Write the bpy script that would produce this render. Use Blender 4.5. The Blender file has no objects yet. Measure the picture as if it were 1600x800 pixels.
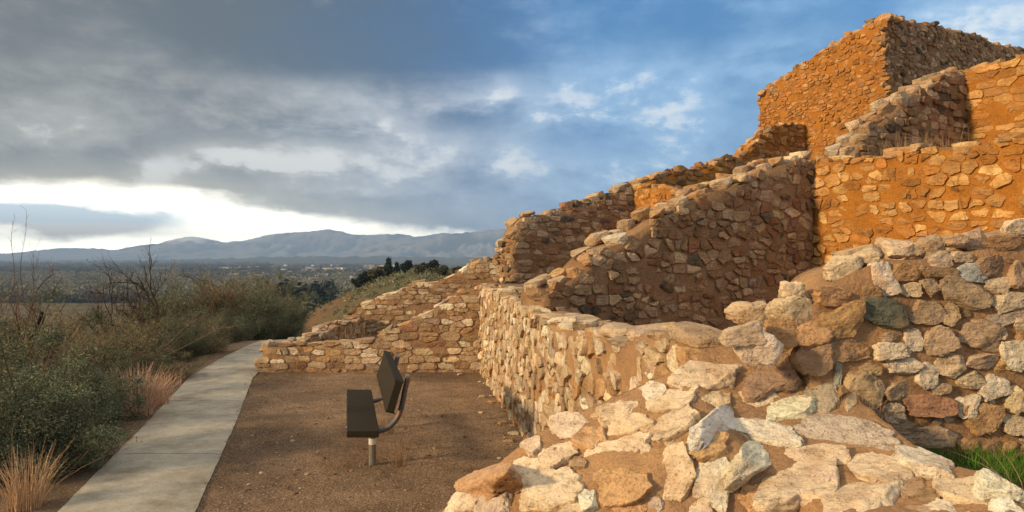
import bpy, math, random
import numpy as np
from math import radians as R

RNG = np.random.default_rng(7)
random.seed(7)
C = bpy.context.scene.collection
F = 1150.0                     # focal length of the photograph in its own pixels (1600 wide)
CAM = np.array((0.0, 0.0, 2.1))

# ------------------------------------------------------------------ helpers
def ray(px, py):
    return np.array(((px - 800) / F, 1.0, (400 - py) / F))

def at(px, py, Y):
    return CAM + ray(px, py) * Y

def _hash(i, j, k, s):
    n = (i * 374761393 + j * 668265263 + k * 2147483647 + s * 974634777) & 0xFFFFFFFF
    n = ((n ^ (n >> 13)) * 1274126177) & 0xFFFFFFFF
    n = (n ^ (n >> 16)) & 0xFFFFFFFF
    return n.astype(np.float64) / 4294967295.0

def vnoise(P, seed=0):
    P = np.asarray(P, float)
    I = np.floor(P).astype(np.int64); f = P - I; f = f * f * (3 - 2 * f)
    i, j, k = I[:, 0], I[:, 1], I[:, 2]
    out = 0
    for a in (0, 1):
        for b in (0, 1):
            for c in (0, 1):
                w = (f[:, 0] if a else 1 - f[:, 0]) * (f[:, 1] if b else 1 - f[:, 1]) * (f[:, 2] if c else 1 - f[:, 2])
                out = out + w * _hash(i + a, j + b, k + c, seed)
    return out * 2 - 1

def fbm(P, octv=4, seed=0, gain=0.5):
    P = np.asarray(P, float); a, o, t = 1.0, 0.0, 0.0
    for q in range(octv):
        o = o + a * vnoise(P * (2.03 ** q) + 17.3 * q, seed + q); t += a; a *= gain
    return o / t

class MB:
    """collects vertices, faces, per-vertex tint; links ONE mesh object"""
    def __init__(s):
        s.v, s.f, s.c, s.m, s.n = [], [], [], [], 0
    def add(s, v, f, col=(.5, .5, .5), mat=0):
        v = np.asarray(v, float)
        col = np.asarray(col, float)
        if col.ndim == 1: col = np.repeat(col[None, :3], len(v), 0)
        s.v.append(v); s.c.append(col)
        for q in (f if isinstance(f, list) else [f]):
            q = np.asarray(q)
            if len(q): s.f.append(q + s.n); s.m.append(np.full(len(q), mat))
        s.n += len(v)
    def build(s, name, mats, parent=None, smooth=False):
        me = bpy.data.meshes.new(name)
        V = np.concatenate(s.v); Cc = np.concatenate(s.c)
        me.vertices.add(len(V)); me.vertices.foreach_set('co', V.ravel())
        loops = np.concatenate([q.ravel() for q in s.f])
        tot = np.concatenate([np.full(len(q), q.shape[1]) for q in s.f])
        st = np.concatenate([[0], np.cumsum(tot)[:-1]])
        me.loops.add(len(loops)); me.loops.foreach_set('vertex_index', loops.astype(np.int32))
        me.polygons.add(len(tot)); me.polygons.foreach_set('loop_start', st.astype(np.int32))
        me.polygons.foreach_set('loop_total', tot.astype(np.int32))
        if not isinstance(mats, (list, tuple)): mats = [mats]
        for m in mats: me.materials.append(m)
        me.polygons.foreach_set('material_index', np.concatenate(s.m).astype(np.int32))
        me.polygons.foreach_set('use_smooth', np.full(len(tot), bool(smooth)))
        me.update(calc_edges=True); me.validate()
        at_ = me.color_attributes.new('tint', 'FLOAT_COLOR', 'POINT')
        at_.data.foreach_set('color', np.concatenate([Cc, np.ones((len(Cc), 1))], 1).astype(np.float32).ravel())
        o = bpy.data.objects.new(name, me); C.objects.link(o)
        if parent is not None:
            o.parent = parent
            o.matrix_parent_inverse = parent.matrix_world.inverted() if False else o.matrix_parent_inverse
            o.location = -np.array(parent.location)
        return o

def tag(o, label=None, cat=None, group=None, kind=None):
    if label: o['label'] = label
    if cat: o['category'] = cat
    if group: o['group'] = group
    if kind: o['kind'] = kind
    return o

def thing(name, label, cat, loc=(0, 0, 0), group=None):
    o = bpy.data.objects.new(name, None); C.objects.link(o); o.location = loc
    o.empty_display_size = .2
    return tag(o, label, cat, group)

def copy_thing(o, parent=None):
    c = o.copy(); C.objects.link(c)
    if parent is not None: c.parent = parent
    for ch in list(o.children): copy_thing(ch, c)
    return c

def grid_faces(nu, nv):
    a = np.arange(nu * nv).reshape(nu, nv)
    return np.stack([a[:-1, :-1], a[1:, :-1], a[1:, 1:], a[:-1, 1:]], -1).reshape(-1, 4)

def tube(mb, pts, rad, n=6, col=(.5, .5, .5), mat=0, cap=True):
    pts = np.asarray(pts, float); k = len(pts)
    rad = np.broadcast_to(np.asarray(rad, float), (k,))
    t = np.gradient(pts, axis=0); t /= np.linalg.norm(t, axis=1)[:, None] + 1e-9
    ref = np.array((0, 0, 1.)) if abs(t[0, 2]) < .9 else np.array((1., 0, 0))
    u = np.cross(t, ref); u /= np.linalg.norm(u, axis=1)[:, None] + 1e-9
    w = np.cross(t, u)
    a = np.linspace(0, 2 * math.pi, n, endpoint=False)
    V = (pts[:, None] + rad[:, None, None] * (np.cos(a)[None, :, None] * u[:, None] + np.sin(a)[None, :, None] * w[:, None])).reshape(-1, 3)
    i = np.arange(k - 1)[:, None] * n; j = np.arange(n)[None]; j2 = (j + 1) % n
    f = np.stack([i + j, i + j2, i + n + j2, i + n + j], -1).reshape(-1, 4)
    fs = [f]
    if cap: fs += [np.arange(n)[::-1][None], (np.arange(n) + (k - 1) * n)[None]]
    mb.add(V, fs, col, mat)

# ------------------------------------------------------------------ node helpers
def new_mat(name):
    m = bpy.data.materials.new(name); m.use_nodes = True
    nt = m.node_tree; nt.nodes.clear()
    return m, nt

def N(nt, typ, **kw):
    n = nt.nodes.new(typ)
    for k, v in kw.items():
        if k.startswith('_'): setattr(n, k[1:], v)
        else: n.inputs[k.replace('__', ' ')].default_value = v
    return n

def mixrgb(nt, fac, a, b, blend='MIX'):
    n = nt.nodes.new('ShaderNodeMix'); n.data_type = 'RGBA'; n.blend_type = blend
    for sock, v in ((n.inputs[0], fac), (n.inputs[6], a), (n.inputs[7], b)):
        if hasattr(v, 'is_output'): nt.links.new(v, sock)
        elif isinstance(v, (int, float)): sock.default_value = v
        else: sock.default_value = (*v, 1) if len(v) == 3 else v
    return n.outputs[2]

def math_(nt, op, a, b=None, clamp=False):
    n = nt.nodes.new('ShaderNodeMath'); n.operation = op; n.use_clamp = clamp
    for i, v in enumerate((a, b)):
        if v is None: continue
        if hasattr(v, 'is_output'): nt.links.new(v, n.inputs[i])
        else: n.inputs[i].default_value = v
    return n.outputs[0]

def noise(nt, vec, scale, detail=4, rough=.55, dist=0):
    n = N(nt, 'ShaderNodeTexNoise', Scale=scale, Detail=detail, Roughness=rough, Distortion=dist)
    if vec is not None: nt.links.new(vec, n.inputs['Vector'])
    return n.outputs['Fac']

def ramp(nt, fac, stops):
    n = nt.nodes.new('ShaderNodeValToRGB'); e = n.color_ramp.elements
    while len(e) < len(stops): e.new(.5)
    for el, (p, c) in zip(e, stops):
        el.position = p; el.color = (*c, 1) if len(c) == 3 else c
    nt.links.new(fac, n.inputs[0]); return n.outputs[0]

def bump(nt, h, strength, dist, prev=None):
    b = N(nt, 'ShaderNodeBump', Strength=strength, Distance=dist)
    nt.links.new(h, b.inputs['Height'])
    if prev is not None: nt.links.new(prev, b.inputs['Normal'])
    return b.outputs[0]

def finish(nt, col, rough=.95, normal=None, spec=.2, metal=0):
    p = N(nt, 'ShaderNodeBsdfPrincipled', Roughness=rough, Metallic=metal)
    p.inputs['Specular IOR Level'].default_value = spec
    if hasattr(col, 'is_output'): nt.links.new(col, p.inputs['Base Color'])
    else: p.inputs['Base Color'].default_value = (*col, 1)
    if normal is not None: nt.links.new(normal, p.inputs['Normal'])
    o = nt.nodes.new('ShaderNodeOutputMaterial'); nt.links.new(p.outputs[0], o.inputs[0])
    return p

def tint_node(nt):
    n = nt.nodes.new('ShaderNodeAttribute'); n.attribute_name = 'tint'; return n.outputs['Color']

def geo_pos(nt):
    return nt.nodes.new('ShaderNodeNewGeometry').outputs['Position']

def stone_mat(name, s=1.0, dirt=(.30, .16, .07), bumpk=1.0, dirt_amt=.55):
    m, nt = new_mat(name); P = geo_pos(nt); T = tint_node(nt)
    n1 = noise(nt, P, 9 * s, 6, .65); n2 = noise(nt, P, 38 * s, 5, .7); n3 = noise(nt, P, 3.2 * s, 3, .5)
    c = mixrgb(nt, 1, T, ramp(nt, n1, [(.28, (.55, .50, .44)), (.45, (.95, .94, .92)), (.7, (1.22, 1.2, 1.16))]), 'MULTIPLY')
    c = mixrgb(nt, math_(nt, 'MULTIPLY', ramp(nt, n3, [(.5, (0, 0, 0)), (.68, (1, 1, 1))]), dirt_amt), c, dirt)
    sp = ramp(nt, n2, [(.3, (.45, .40, .36)), (.42, (1, 1, 1))])
    c = mixrgb(nt, .8, c, sp, 'MULTIPLY')
    v = N(nt, 'ShaderNodeTexVoronoi', Scale=26 * s); nt.links.new(P, v.inputs['Vector'])
    pit = ramp(nt, v.outputs['Distance'], [(.05, (0, 0, 0)), (.32, (1, 1, 1))])
    pn = noise(nt, P, 5 * s, 2); pit = mixrgb(nt, ramp(nt, pn, [(.48, (1, 1, 1)), (.6, (0, 0, 0))]), pit, (1, 1, 1))
    mp = N(nt, 'ShaderNodeMapping'); mp.inputs['Scale'].default_value = (2.2 * s, 2.2 * s, 17 * s); mp.inputs['Rotation'].default_value = (.25, -.2, 0); nt.links.new(P, mp.inputs['Vector'])
    bed = noise(nt, mp.outputs[0], 2.2, 4, .6, .6); c = mixrgb(nt, .55, c, ramp(nt, bed, [(.36, (.66, .62, .56)), (.47, (1, 1, 1)), (.7, (1.08, 1.07, 1.05))]), 'MULTIPLY')
    wv = mixrgb(nt, .12, P, N(nt, 'ShaderNodeTexNoise', Scale=5 * s, Detail=4).outputs['Color'])
    dv = N(nt, 'ShaderNodeTexVoronoi', Scale=3.1 * s, _feature='DISTANCE_TO_EDGE'); nt.links.new(wv, dv.inputs['Vector']); ck = ramp(nt, dv.outputs['Distance'], [(0, (.42, .36, .30)), (.022, (1, 1, 1))])
    c = mixrgb(nt, ramp(nt, n3, [(.42, (.75, .75, .75)), (.56, (0, 0, 0))]), c, mixrgb(nt, 1, c, ck, 'MULTIPLY'))
    b = bump(nt, bed, .55 * bumpk, .05 / s); b = bump(nt, n1, .75 * bumpk, .07 / s, b); b = bump(nt, n2, .8 * bumpk, .03 / s, b); b = bump(nt, pit, .7 * bumpk, .025 / s, b)
    finish(nt, c, .92, b, .15); return m

def mortar_mat(name, a, b_, s=1.0):
    m, nt = new_mat(name); P = geo_pos(nt)
    n1 = noise(nt, P, 2.2 * s, 5, .6); n2 = noise(nt, P, 45 * s, 5, .75); n3 = noise(nt, P, 11 * s, 4, .6)
    c = mixrgb(nt, ramp(nt, n1, [(.35, (0, 0, 0)), (.65, (1, 1, 1))]), a, b_)
    c = mixrgb(nt, .75, c, ramp(nt, n2, [(.3, (.5, .47, .45)), (.5, (1, 1, 1)), (.72, (1.35, 1.3, 1.25))]), 'MULTIPLY')
    v = N(nt, 'ShaderNodeTexVoronoi', Scale=60 * s); nt.links.new(P, v.inputs['Vector'])
    b = bump(nt, n3, .6, .05 / s); b = bump(nt, n2, .7, .02 / s, b); b = bump(nt, v.outputs['Distance'], .25, .01 / s, b)
    finish(nt, c, .97, b, .08); return m

M = {}
M['stone'] = stone_mat('wall_stone', 1.0)
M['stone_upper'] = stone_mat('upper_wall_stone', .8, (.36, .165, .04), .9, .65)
M['stone_near'] = stone_mat('near_stone', 1.7, (.42, .23, .10), 1.0, .42)
M['mortar'] = mortar_mat('adobe_mortar', (.33, .215, .125), (.245, .15, .082))
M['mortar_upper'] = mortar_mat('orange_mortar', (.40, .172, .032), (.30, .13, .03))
M['mortar_near'] = mortar_mat('near_mortar', (.40, .245, .125), (.29, .18, .105), 1.5)

PAL = dict(c=(.65, .525, .365), w=(.77, .675, .525), t=(.50, .375, .25), b=(.37, .255, .16), o=(.53, .34, .18),
           r=(.36, .21, .125), g=(.46, .385, .30), d=(.15, .135, .105), e=(.14, .15, .12), s=(.47, .50, .47))

# ------------------------------------------------------------------ stones
def cube_grid(n):
    idx, V, Fc = {}, [], []
    def vid(p):
        k = tuple(p)
        if k not in idx: idx[k] = len(V); V.append(p)
        return idx[k]
    for ax in range(3):
        for sg in (0, n):
            o = [a for a in range(3) if a != ax]
            for i in range(n):
                for j in range(n):
                    q = []
                    for di, dj in ((0, 0), (1, 0), (1, 1), (0, 1)):
                        p = [0, 0, 0]; p[ax] = sg; p[o[0]] = i + di; p[o[1]] = j + dj; q.append(vid(p))
                    flip = (sg == n) ^ (ax == 1)
                    Fc.append(q if flip else q[::-1])
    return np.array(V, float) / n * 2 - 1, np.array(Fc)

_CG = {n: cube_grid(n) for n in (3, 5, 7, 26)}

def proto(n, rng, p=6.0, cuts=9, amp=.045, fine=0.0, lo=.70, hi=1.0, front=(.5, .8), warp=.14):
    V, Fc = _CG[n]; V = V.copy()
    V = np.sin(V * math.pi / 2 * .9) / math.sin(math.pi / 2 * .9)
    V = V / (np.abs(V) ** p).sum(1)[:, None] ** (1 / p)
    V[:, 0] *= 1 + .22 * rng.uniform(-1, 1) * V[:, 1]; V[:, 1] *= 1 + .28 * rng.uniform(-1, 1) * V[:, 0]
    sd = int(rng.integers(1e6)); th = np.arctan2(V[:, 1], V[:, 0])
    k = 1 + warp * 1.5 * fbm(np.column_stack([np.cos(th) * 1.6, np.sin(th) * 1.6, np.full(len(th), sd % 91 * 1.37)]), 3, sd, .6)
    V[:, :2] *= k[:, None]
    for q in range(cuts):
        a = rng.uniform(0, 6.283); nrm = np.array((math.cos(a), math.sin(a), rng.normal(0, .45))); nrm /= np.linalg.norm(nrm)
        e = np.maximum(0, V @ nrm - rng.uniform(lo, hi)); V = V - nrm * e[:, None]
    for q in range(2):
        nrm = np.array((rng.normal(0, .16), rng.normal(0, .16), 1.)); nrm /= np.linalg.norm(nrm)
        e = np.maximum(0, V @ nrm - rng.uniform(*front)); V = V - nrm * e[:, None]
    rad = V / (np.linalg.norm(V, axis=1)[:, None] + 1e-9)
    V = V + rad * (amp * 1.8 * fbm(V * 1.9 + sd % 97, 3, sd))[:, None]
    if fine:
        f1 = fbm(V * 5.0 + 3, 5, sd + 5, .65); f2 = np.abs(fbm(V * 2.6 + 9, 3, sd + 9)); f3 = np.maximum(0, fbm(V * 9 + 5, 2, sd + 15) - .22)
        V = V + rad * (fine * f1 - fine * 3.2 * np.maximum(0, .13 - f2) - fine * 1.3 * f3)[:, None]
    V[:, :2] -= (V[:, :2].max(0) + V[:, :2].min(0)) / 2; V[:, :2] /= (V[:, :2].max(0) - V[:, :2].min(0)) / 2
    return V, Fc

PROTO = {n: [proto(n, RNG, RNG.uniform(4, 8), int(RNG.integers(6, 12)), .05, .03 if n == 7 else 0) for _ in range(40)] for n in (3, 5, 7)}

def disc_proto(n, rng):
    V, Fc = _CG[n]; x, y, z = V.T; r = np.maximum(np.abs(x), np.abs(y)); th = np.arctan2(y, x)
    p = rng.uniform(6, 12); k = 1 / np.maximum((r ** p + np.abs(z) ** p) ** (1 / p), 1e-6); r, z = r * k, z * k
    Q = np.column_stack([r * np.cos(th), r * np.sin(th), z])
    for q in range(3):
        nrm = np.array((rng.normal(0, .2), rng.normal(0, .2), 1.)); nrm /= np.linalg.norm(nrm)
        e = np.maximum(0, Q @ nrm - rng.uniform(.45, .8)); Q = Q - nrm * e[:, None]
    sd = int(rng.integers(1e6)); Q = Q + (Q / (np.linalg.norm(Q, axis=1)[:, None] + 1e-9)) * (.10 * fbm(Q * 2.1 + sd % 89, 3, sd, .6))[:, None]
    return np.hypot(Q[:, 0], Q[:, 1]), np.arctan2(Q[:, 1], Q[:, 0]), Q[:, 2], Fc
DISC = {n: [disc_proto(n, RNG) for _ in range(30)] for n in (5, 7)}

def jitter_tint(col, rng, k=.13):
    c = np.array(col) * (1 + k * rng.normal()) * (1 + .012 * rng.normal(size=3)) * (1, 1, 1 + .035 * rng.normal())
    return np.clip(c, .03, .84)

def add_stone(mb, cen, A, B, Nn, tint, n=4, rng=RNG, mat=0):
    n = {3: 5, 4: 5, 5: 7}.get(n, n); V, Fc = PROTO[n][int(rng.integers(len(PROTO[n])))]
    V = V * np.where(rng.random(3) < .5, 1, 1)
    W = cen + V[:, :1] * A + V[:, 1:2] * B + V[:, 2:3] * Nn
    f = Fc
    if np.dot(np.cross(A, B), Nn) < 0: f = Fc[:, ::-1]
    mb.add(W, f, jitter_tint(tint, rng), mat)

MIXES = {
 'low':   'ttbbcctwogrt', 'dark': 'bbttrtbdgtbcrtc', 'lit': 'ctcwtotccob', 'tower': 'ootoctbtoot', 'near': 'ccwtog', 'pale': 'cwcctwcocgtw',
}

class Wall:
    """a straight rubble wall: front face P0->P1, thick behind it"""
    def __init__(s, P0, P1, thick, top_px=None, top_z=None, base=-.2, flip=False):
        s.P0, s.P1 = np.array(P0, float), np.array(P1, float)
        d = s.P1 - s.P0; s.L = np.linalg.norm(d); s.d = d / s.L
        s.n = np.array((s.d[1], -s.d[0]))          # outward face normal
        if flip: s.n = -s.n
        s.T = thick
        if top_px:
            pts = []
            for px, py in top_px:
                u = (px - 800) / F
                # P0 + d t = u*Y
                t = (u * s.P0[1] - s.P0[0]) / (s.d[0] - u * s.d[1])
                Y = s.P0[1] + s.d[1] * t
                pts.append((t, 2.1 + (400 - py) / F * Y))
            pts.sort(); s.tp = np.array(pts)
        else: s.tp = np.array(top_z, float)
        s.base = base
    def top(s, t): return np.interp(t, s.tp[:, 0], s.tp[:, 1])
    def pt(s, t, z, off=0.0):
        t = np.asarray(t, float); p = s.P0 + np.outer(np.atleast_1d(t), s.d) + s.n * np.atleast_1d(off)[:, None]
        return np.column_stack([p, np.broadcast_to(z, (len(p),))])
    def core(s, mb, seed, res=.12, amp=.018, mat=0, drop=.04):
        nt = max(3, int(s.L / res) + 1); ts = np.linspace(0, s.L, nt)
        prof = []                                   # (front..top..back) cross section
        nz = 14
        for k in range(nz): prof.append(('f', k / (nz - 1)))
        for k in (.25, .5, .75): prof.append(('t', k))
        for k in range(nz): prof.append(('b', 1 - k / (nz - 1)))
        V = np.zeros((nt, len(prof), 3))
        tops = s.top(ts) - drop
        for q, (w, k) in enumerate(prof):
            if w == 'f': off = np.zeros(nt); z = s.base + (tops - s.base) * k
            elif w == 't': off = np.full(nt, -s.T * k); z = tops + .0
            else: off = np.full(nt, -s.T); z = s.base + (tops - s.base) * k
            p = s.P0 + ts[:, None] * s.d + s.n * off[:, None]
            V[:, q] = np.column_stack([p, z])
        Q = V.reshape(-1, 3); 
        nn = np.zeros_like(Q); wn = [(1 if w == 'f' else -1 if w == 'b' else 0) for w, k in prof]
        nn[:, :2] = np.tile(np.array(wn)[:, None], (nt, 1)) * s.n
        Q = Q + nn * (amp * fbm(Q * 3.1, 4, seed))[:, None]
        Q[:, 2] += np.tile(np.array([1. if (w == 't' or k > .99) else 0 for w, k in prof]), nt) * .05 * fbm(Q * 4, 3, seed + 3)
        m = len(prof)
        f = grid_faces(nt, m)
        if np.cross(s.d, s.n) > 0: f = f[:, ::-1]
        mb.add(Q, [f, np.arange(m)[None], (np.arange(m) + (nt - 1) * m)[None]], (.4, .3, .2), mat)
    def frame(s, ang):
        c, q = math.cos(ang), math.sin(ang)
        u = np.array((*s.d, 0)); z = np.array((0, 0, 1.))
        return u * c + z * q, z * c - u * q
    def put(s, mb, t, z, a, b, c, ang, tint, off=0, n=4, rng=RNG, mat=0, side=1):
        A, B = s.frame(ang); Nn = np.array((*s.n, 0)) * side
        o = off if side > 0 else -s.T - off
        p = s.pt(t, z, o)[0]
        tl = rng.normal(0, .10, 2)
        Nn2 = Nn + A * tl[0] + B * tl[1]; Nn2 /= np.linalg.norm(Nn2)
        add_stone(mb, p, A * a, B * b, Nn2 * c, tint, n, rng, mat)
    def fitted(s, mb, rng, mix, hr=(.10, .17), wr=(.14, .36), zlo=None, n=4, prot=(.008, .035), gap=(.004, .016), skip=.05, jit=1.0, split=.22, side=1, pw=1.05, wash=(1, 1, 1)):
        z0 = s.base if zlo is None else zlo; zt = s.tp[:, 1].max(); P = []
        z = z0 - hr[1]
        while z < zt + hr[1]:
            h = rng.uniform(*hr); x = -.3 - rng.uniform(0, .3)
            while x < s.L + .4:
                w = rng.uniform(*wr); cx, cz = x + w / 2 + jit * rng.normal(0, .14) * w, z + h / 2 + jit * rng.normal(0, .16) * h + .02 * math.sin(x * 2.1 + z * 4)
                u = rng.random()
                if u < split * .5: P += [(cx, cz - h * .24), (cx + rng.normal(0, .1) * w, cz + h * .24)]
                elif u < split: P += [(cx - w * .24, cz), (cx + w * .24, cz + rng.normal(0, .1) * h)]
                else: P.append((cx, cz))
                x += w
            z += h
        P = np.array(P); asp = (sum(wr) / sum(hr)) ** pw; Q = P * (1, asp)
        K = 72; ang = np.linspace(-math.pi, math.pi, K, endpoint=False); U = np.column_stack([np.cos(ang), np.sin(ang)])
        nn = 5 if n < 5 else 7
        for i in range(len(P)):
            t, zz = P[i]
            if t < -.06 or t > s.L + .06 or zz < z0 - .08 or zz > s.top(min(max(t, 0), s.L)) - .03 or rng.random() < skip: continue
            d = Q - Q[i]; D2 = (d ** 2).sum(1); near = np.argsort(D2)[1:26]
            # in wall coordinates the bisector of scaled points: (dx, dz*asp^2) . x = D2/2
            nv = d[near] * (1, asp); lim = D2[near] / 2
            den = U @ nv.T; Rr = np.where(den > 1e-9, lim / np.maximum(den, 1e-9), 9).min(1)
            Rr = np.minimum(Rr, np.where(U[:, 1] > 0, np.maximum(.02, s.top(min(max(t, 0), s.L)) + .02 - zz) / np.maximum(U[:, 1], 1e-6), 9))
            Rr = np.maximum(np.minimum(Rr, max(wr[1], hr[1]) * .75) - rng.uniform(*gap), .012)
            kk = int(rng.integers(0, 3)); Rr = sum(np.roll(Rr, o) for o in range(-kk, kk + 1)) / (2 * kk + 1)
            Rr = Rr * (1 + .09 * np.interp(np.arange(K) % K, np.linspace(0, K, 14), (lambda q: np.append(q, q[0]))(rng.normal(size=13))))
            r, th, zp, Fc = DISC[nn][int(rng.integers(30))]
            rr = r * np.interp(th, np.append(ang, math.pi), np.append(Rr, Rr[0]))
            c = min(.10, .42 * Rr.min() + .045); o = rng.uniform(*prot) - c * .62; o = o if side > 0 else -s.T - o
            zloc = zp * c * side + o
            ts, zs = t + rr * np.cos(th), zz + rr * np.sin(th)
            W = np.column_stack([s.P0 + ts[:, None] * s.d + zloc[:, None] * s.n, zs])
            f = Fc if (np.cross(s.d, s.n) < 0) == (side > 0) else Fc[:, ::-1]
            mb.add(W, f, jitter_tint(np.array(PAL[mix[int(rng.integers(len(mix)))]]) * wash, rng), 0)
    def ends(s, mb, rng, mix, which, hr=(.09, .16), n=4):
        z = s.base
        t = 0 if which == 0 else s.L; sg = -1 if which == 0 else 1
        while z < s.top(t):
            h = rng.uniform(*hr); o = -.02
            while o > -s.T:
                w = rng.uniform(.14, .3); p = s.pt(t, z + h / 2, o - w / 2)[0]
                A = np.array((*s.n, 0)) * w / 2 * .95; B = np.array((0, 0, h / 2 * .92)); Nn = np.array((*s.d, 0)) * sg * .09
                add_stone(mb, p + Nn * rng.uniform(-.45, .2), A, B, Nn, PAL[mix[int(rng.integers(len(mix)))]], n, rng)
                o -= w
            z += h
    def caps(s, mb, rng, mix, wash=(1, 1, 1), wr=(.14, .36), hr=(.07, .15), n=4, lift=(-.03, .05), skip=.08, rows=2):
        for r_ in range(rows):
            t = rng.uniform(-.15, 0.)
            while t < s.L:
                w = rng.uniform(*wr); h = rng.uniform(*hr); tc = min(max(t + w / 2, 0), s.L)
                if rng.random() > skip:
                    sl = math.atan2(s.top(min(tc + .1, s.L)) - s.top(max(tc - .1, 0)), .2)
                    A, B = s.frame(max(-.7, min(.7, sl * .7)) + rng.normal(0, .10))
                    dep = s.T / rows * rng.uniform(.85, 1.15)
                    off = -s.T * (r_ + .5) / rows + rng.normal(0, .02) + (.02 if r_ == 0 else -.02)
                    p = s.pt(tc, s.top(tc) + rng.uniform(*lift) - .02, off)[0]
                    add_stone(mb, p, A * w / 2 * 1.02, np.array((*s.n, 0)) * dep / 2, B * h / 2 * 1.1, np.array(PAL[mix[int(rng.integers(len(mix)))]]) * wash, n, rng)
                t += w * rng.uniform(.9, 1.1)

def build_wall(name, label, wall, seed, style, mix, smat, mmat, n=4, capmix=None, back=False, ends=(), cap=None, group='ruined stone walls', **kw):
    rng = np.random.default_rng(seed)
    mid = (wall.P0 + wall.P1) / 2
    o = thing(name, label, 'stone wall', (mid[0], mid[1], wall.base), group)
    mb = MB(); wall.core(mb, seed); mb.build('mortar_core', M[mmat], o, True)
    mb = MB()
    wall.fitted(mb, rng, MIXES[mix], n=n, **kw)
    if back: wall.fitted(mb, rng, MIXES[mix], n=3, hr=(.11, .17), wr=(.16, .38), side=-1)
    for e in ends: wall.ends(mb, rng, MIXES[mix], e, n=n)
    mb.build('facing_stones', M[smat], o)
    mb = MB(); wall.caps(mb, rng, MIXES[capmix or mix], n=n, wash=np.sqrt(kw.get('wash', (1, 1, 1))) if 'upper' in smat else (1, 1, 1), **(cap or {}))
    mb.build('cap_stones', M[smat], o)
    return o

# ------------------------------------------------------------------ layout (metres)
def outer(y): return 1.43 - .15 * y                 # outer face line of the long lit wall
A0 = np.array((outer(13.4), 13.4))
E1, E2 = np.array((.866, .5)), np.array((.5, -.866))    # the two wall directions of the upper rooms
S3 = np.array((.66, 8.5)); C4 = S3 + E1 * 4.25

def path_mid(y):
    return np.interp(y, [2, 6.04, 9, 12.7, 15.1, 17.5, 20, 26], [-2.2, -3.16, -3.96, -5.02, -5.44, -5.74, -5.9, -6.0])
def path_half(y): return np.interp(y, [2, 13, 16, 18, 26], [.57, .55, .5, .45, .45])

def zone_h(x, y):
    """floors of the rooms, terraces between the walls"""
    h = np.zeros_like(x)
    inn = x > outer(y) + .28
    h = np.where(inn & (y < 13.2), .95, h)
    h = np.where(inn & (y < 3.6), 1.17, h)
    rel = lambda P: ((x - P[0]) * E1[0] + (y - P[1]) * E1[1], (x - P[0]) * E2[0] + (y - P[1]) * E2[1])
    a, b = rel(S3); h = np.where((b < -.2) & (x > outer(y) + .28), 1.6, h)
    a, b = rel(C4); h = np.where((a > .22) & (b > -1.2), np.maximum(h, 3.2), h)
    a, b = rel((0, 14)); h = np.where((b < -.2) & (a > .6) & (x > .4), np.maximum(h, 1.9), h)
    a, b = rel((2.8, 17)); h = np.where((b < -.2) & (a > .5), np.maximum(h, 3.0), h)
    h = np.where((x > -4.3) & (x < .2) & (y > 13.5) & (y < 17.9), .22, h)
    return h

def ground_h(x, y):
    x = np.asarray(x, float); y = np.asarray(y, float)
    xl = path_mid(np.clip(y, 2, 26)) - path_half(y) - .35
    dl = np.maximum(0, xl - x); df = np.maximum(0, y - (18.2 + np.maximum(0, x + 3) * .9))
    d = np.sqrt(dl ** 2 + df ** 2)
    drop = .11 * d + .30 * np.maximum(0, d - 14) + .05 * np.maximum(0, d - 3)
    main = -drop + np.where(d < .05, zone_h(x, y), 0)
    main = main + .04 * np.clip(d, 0, 6) / 6 * np.sin(x * 1.3) * np.cos(y * 1.1)
    main = np.maximum(main, -42)
    u = x / np.maximum(y, 1)
    zc = np.interp(u, [-.42, -.36, -.31, -.26, -.2, -.17, -.13, -.08, .05, .4], [-42, -24, -13.5, -8.4, -4.0, -2.2, -.6, -.8, -.8, 0])
    q = (y - 150) / 75
    hill = -42 + (42 + zc) * np.exp(-np.where(q < 0, q * q * .8, q * q * 1.5))
    return np.where(y > 30, np.maximum(main, hill), main)

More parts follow.
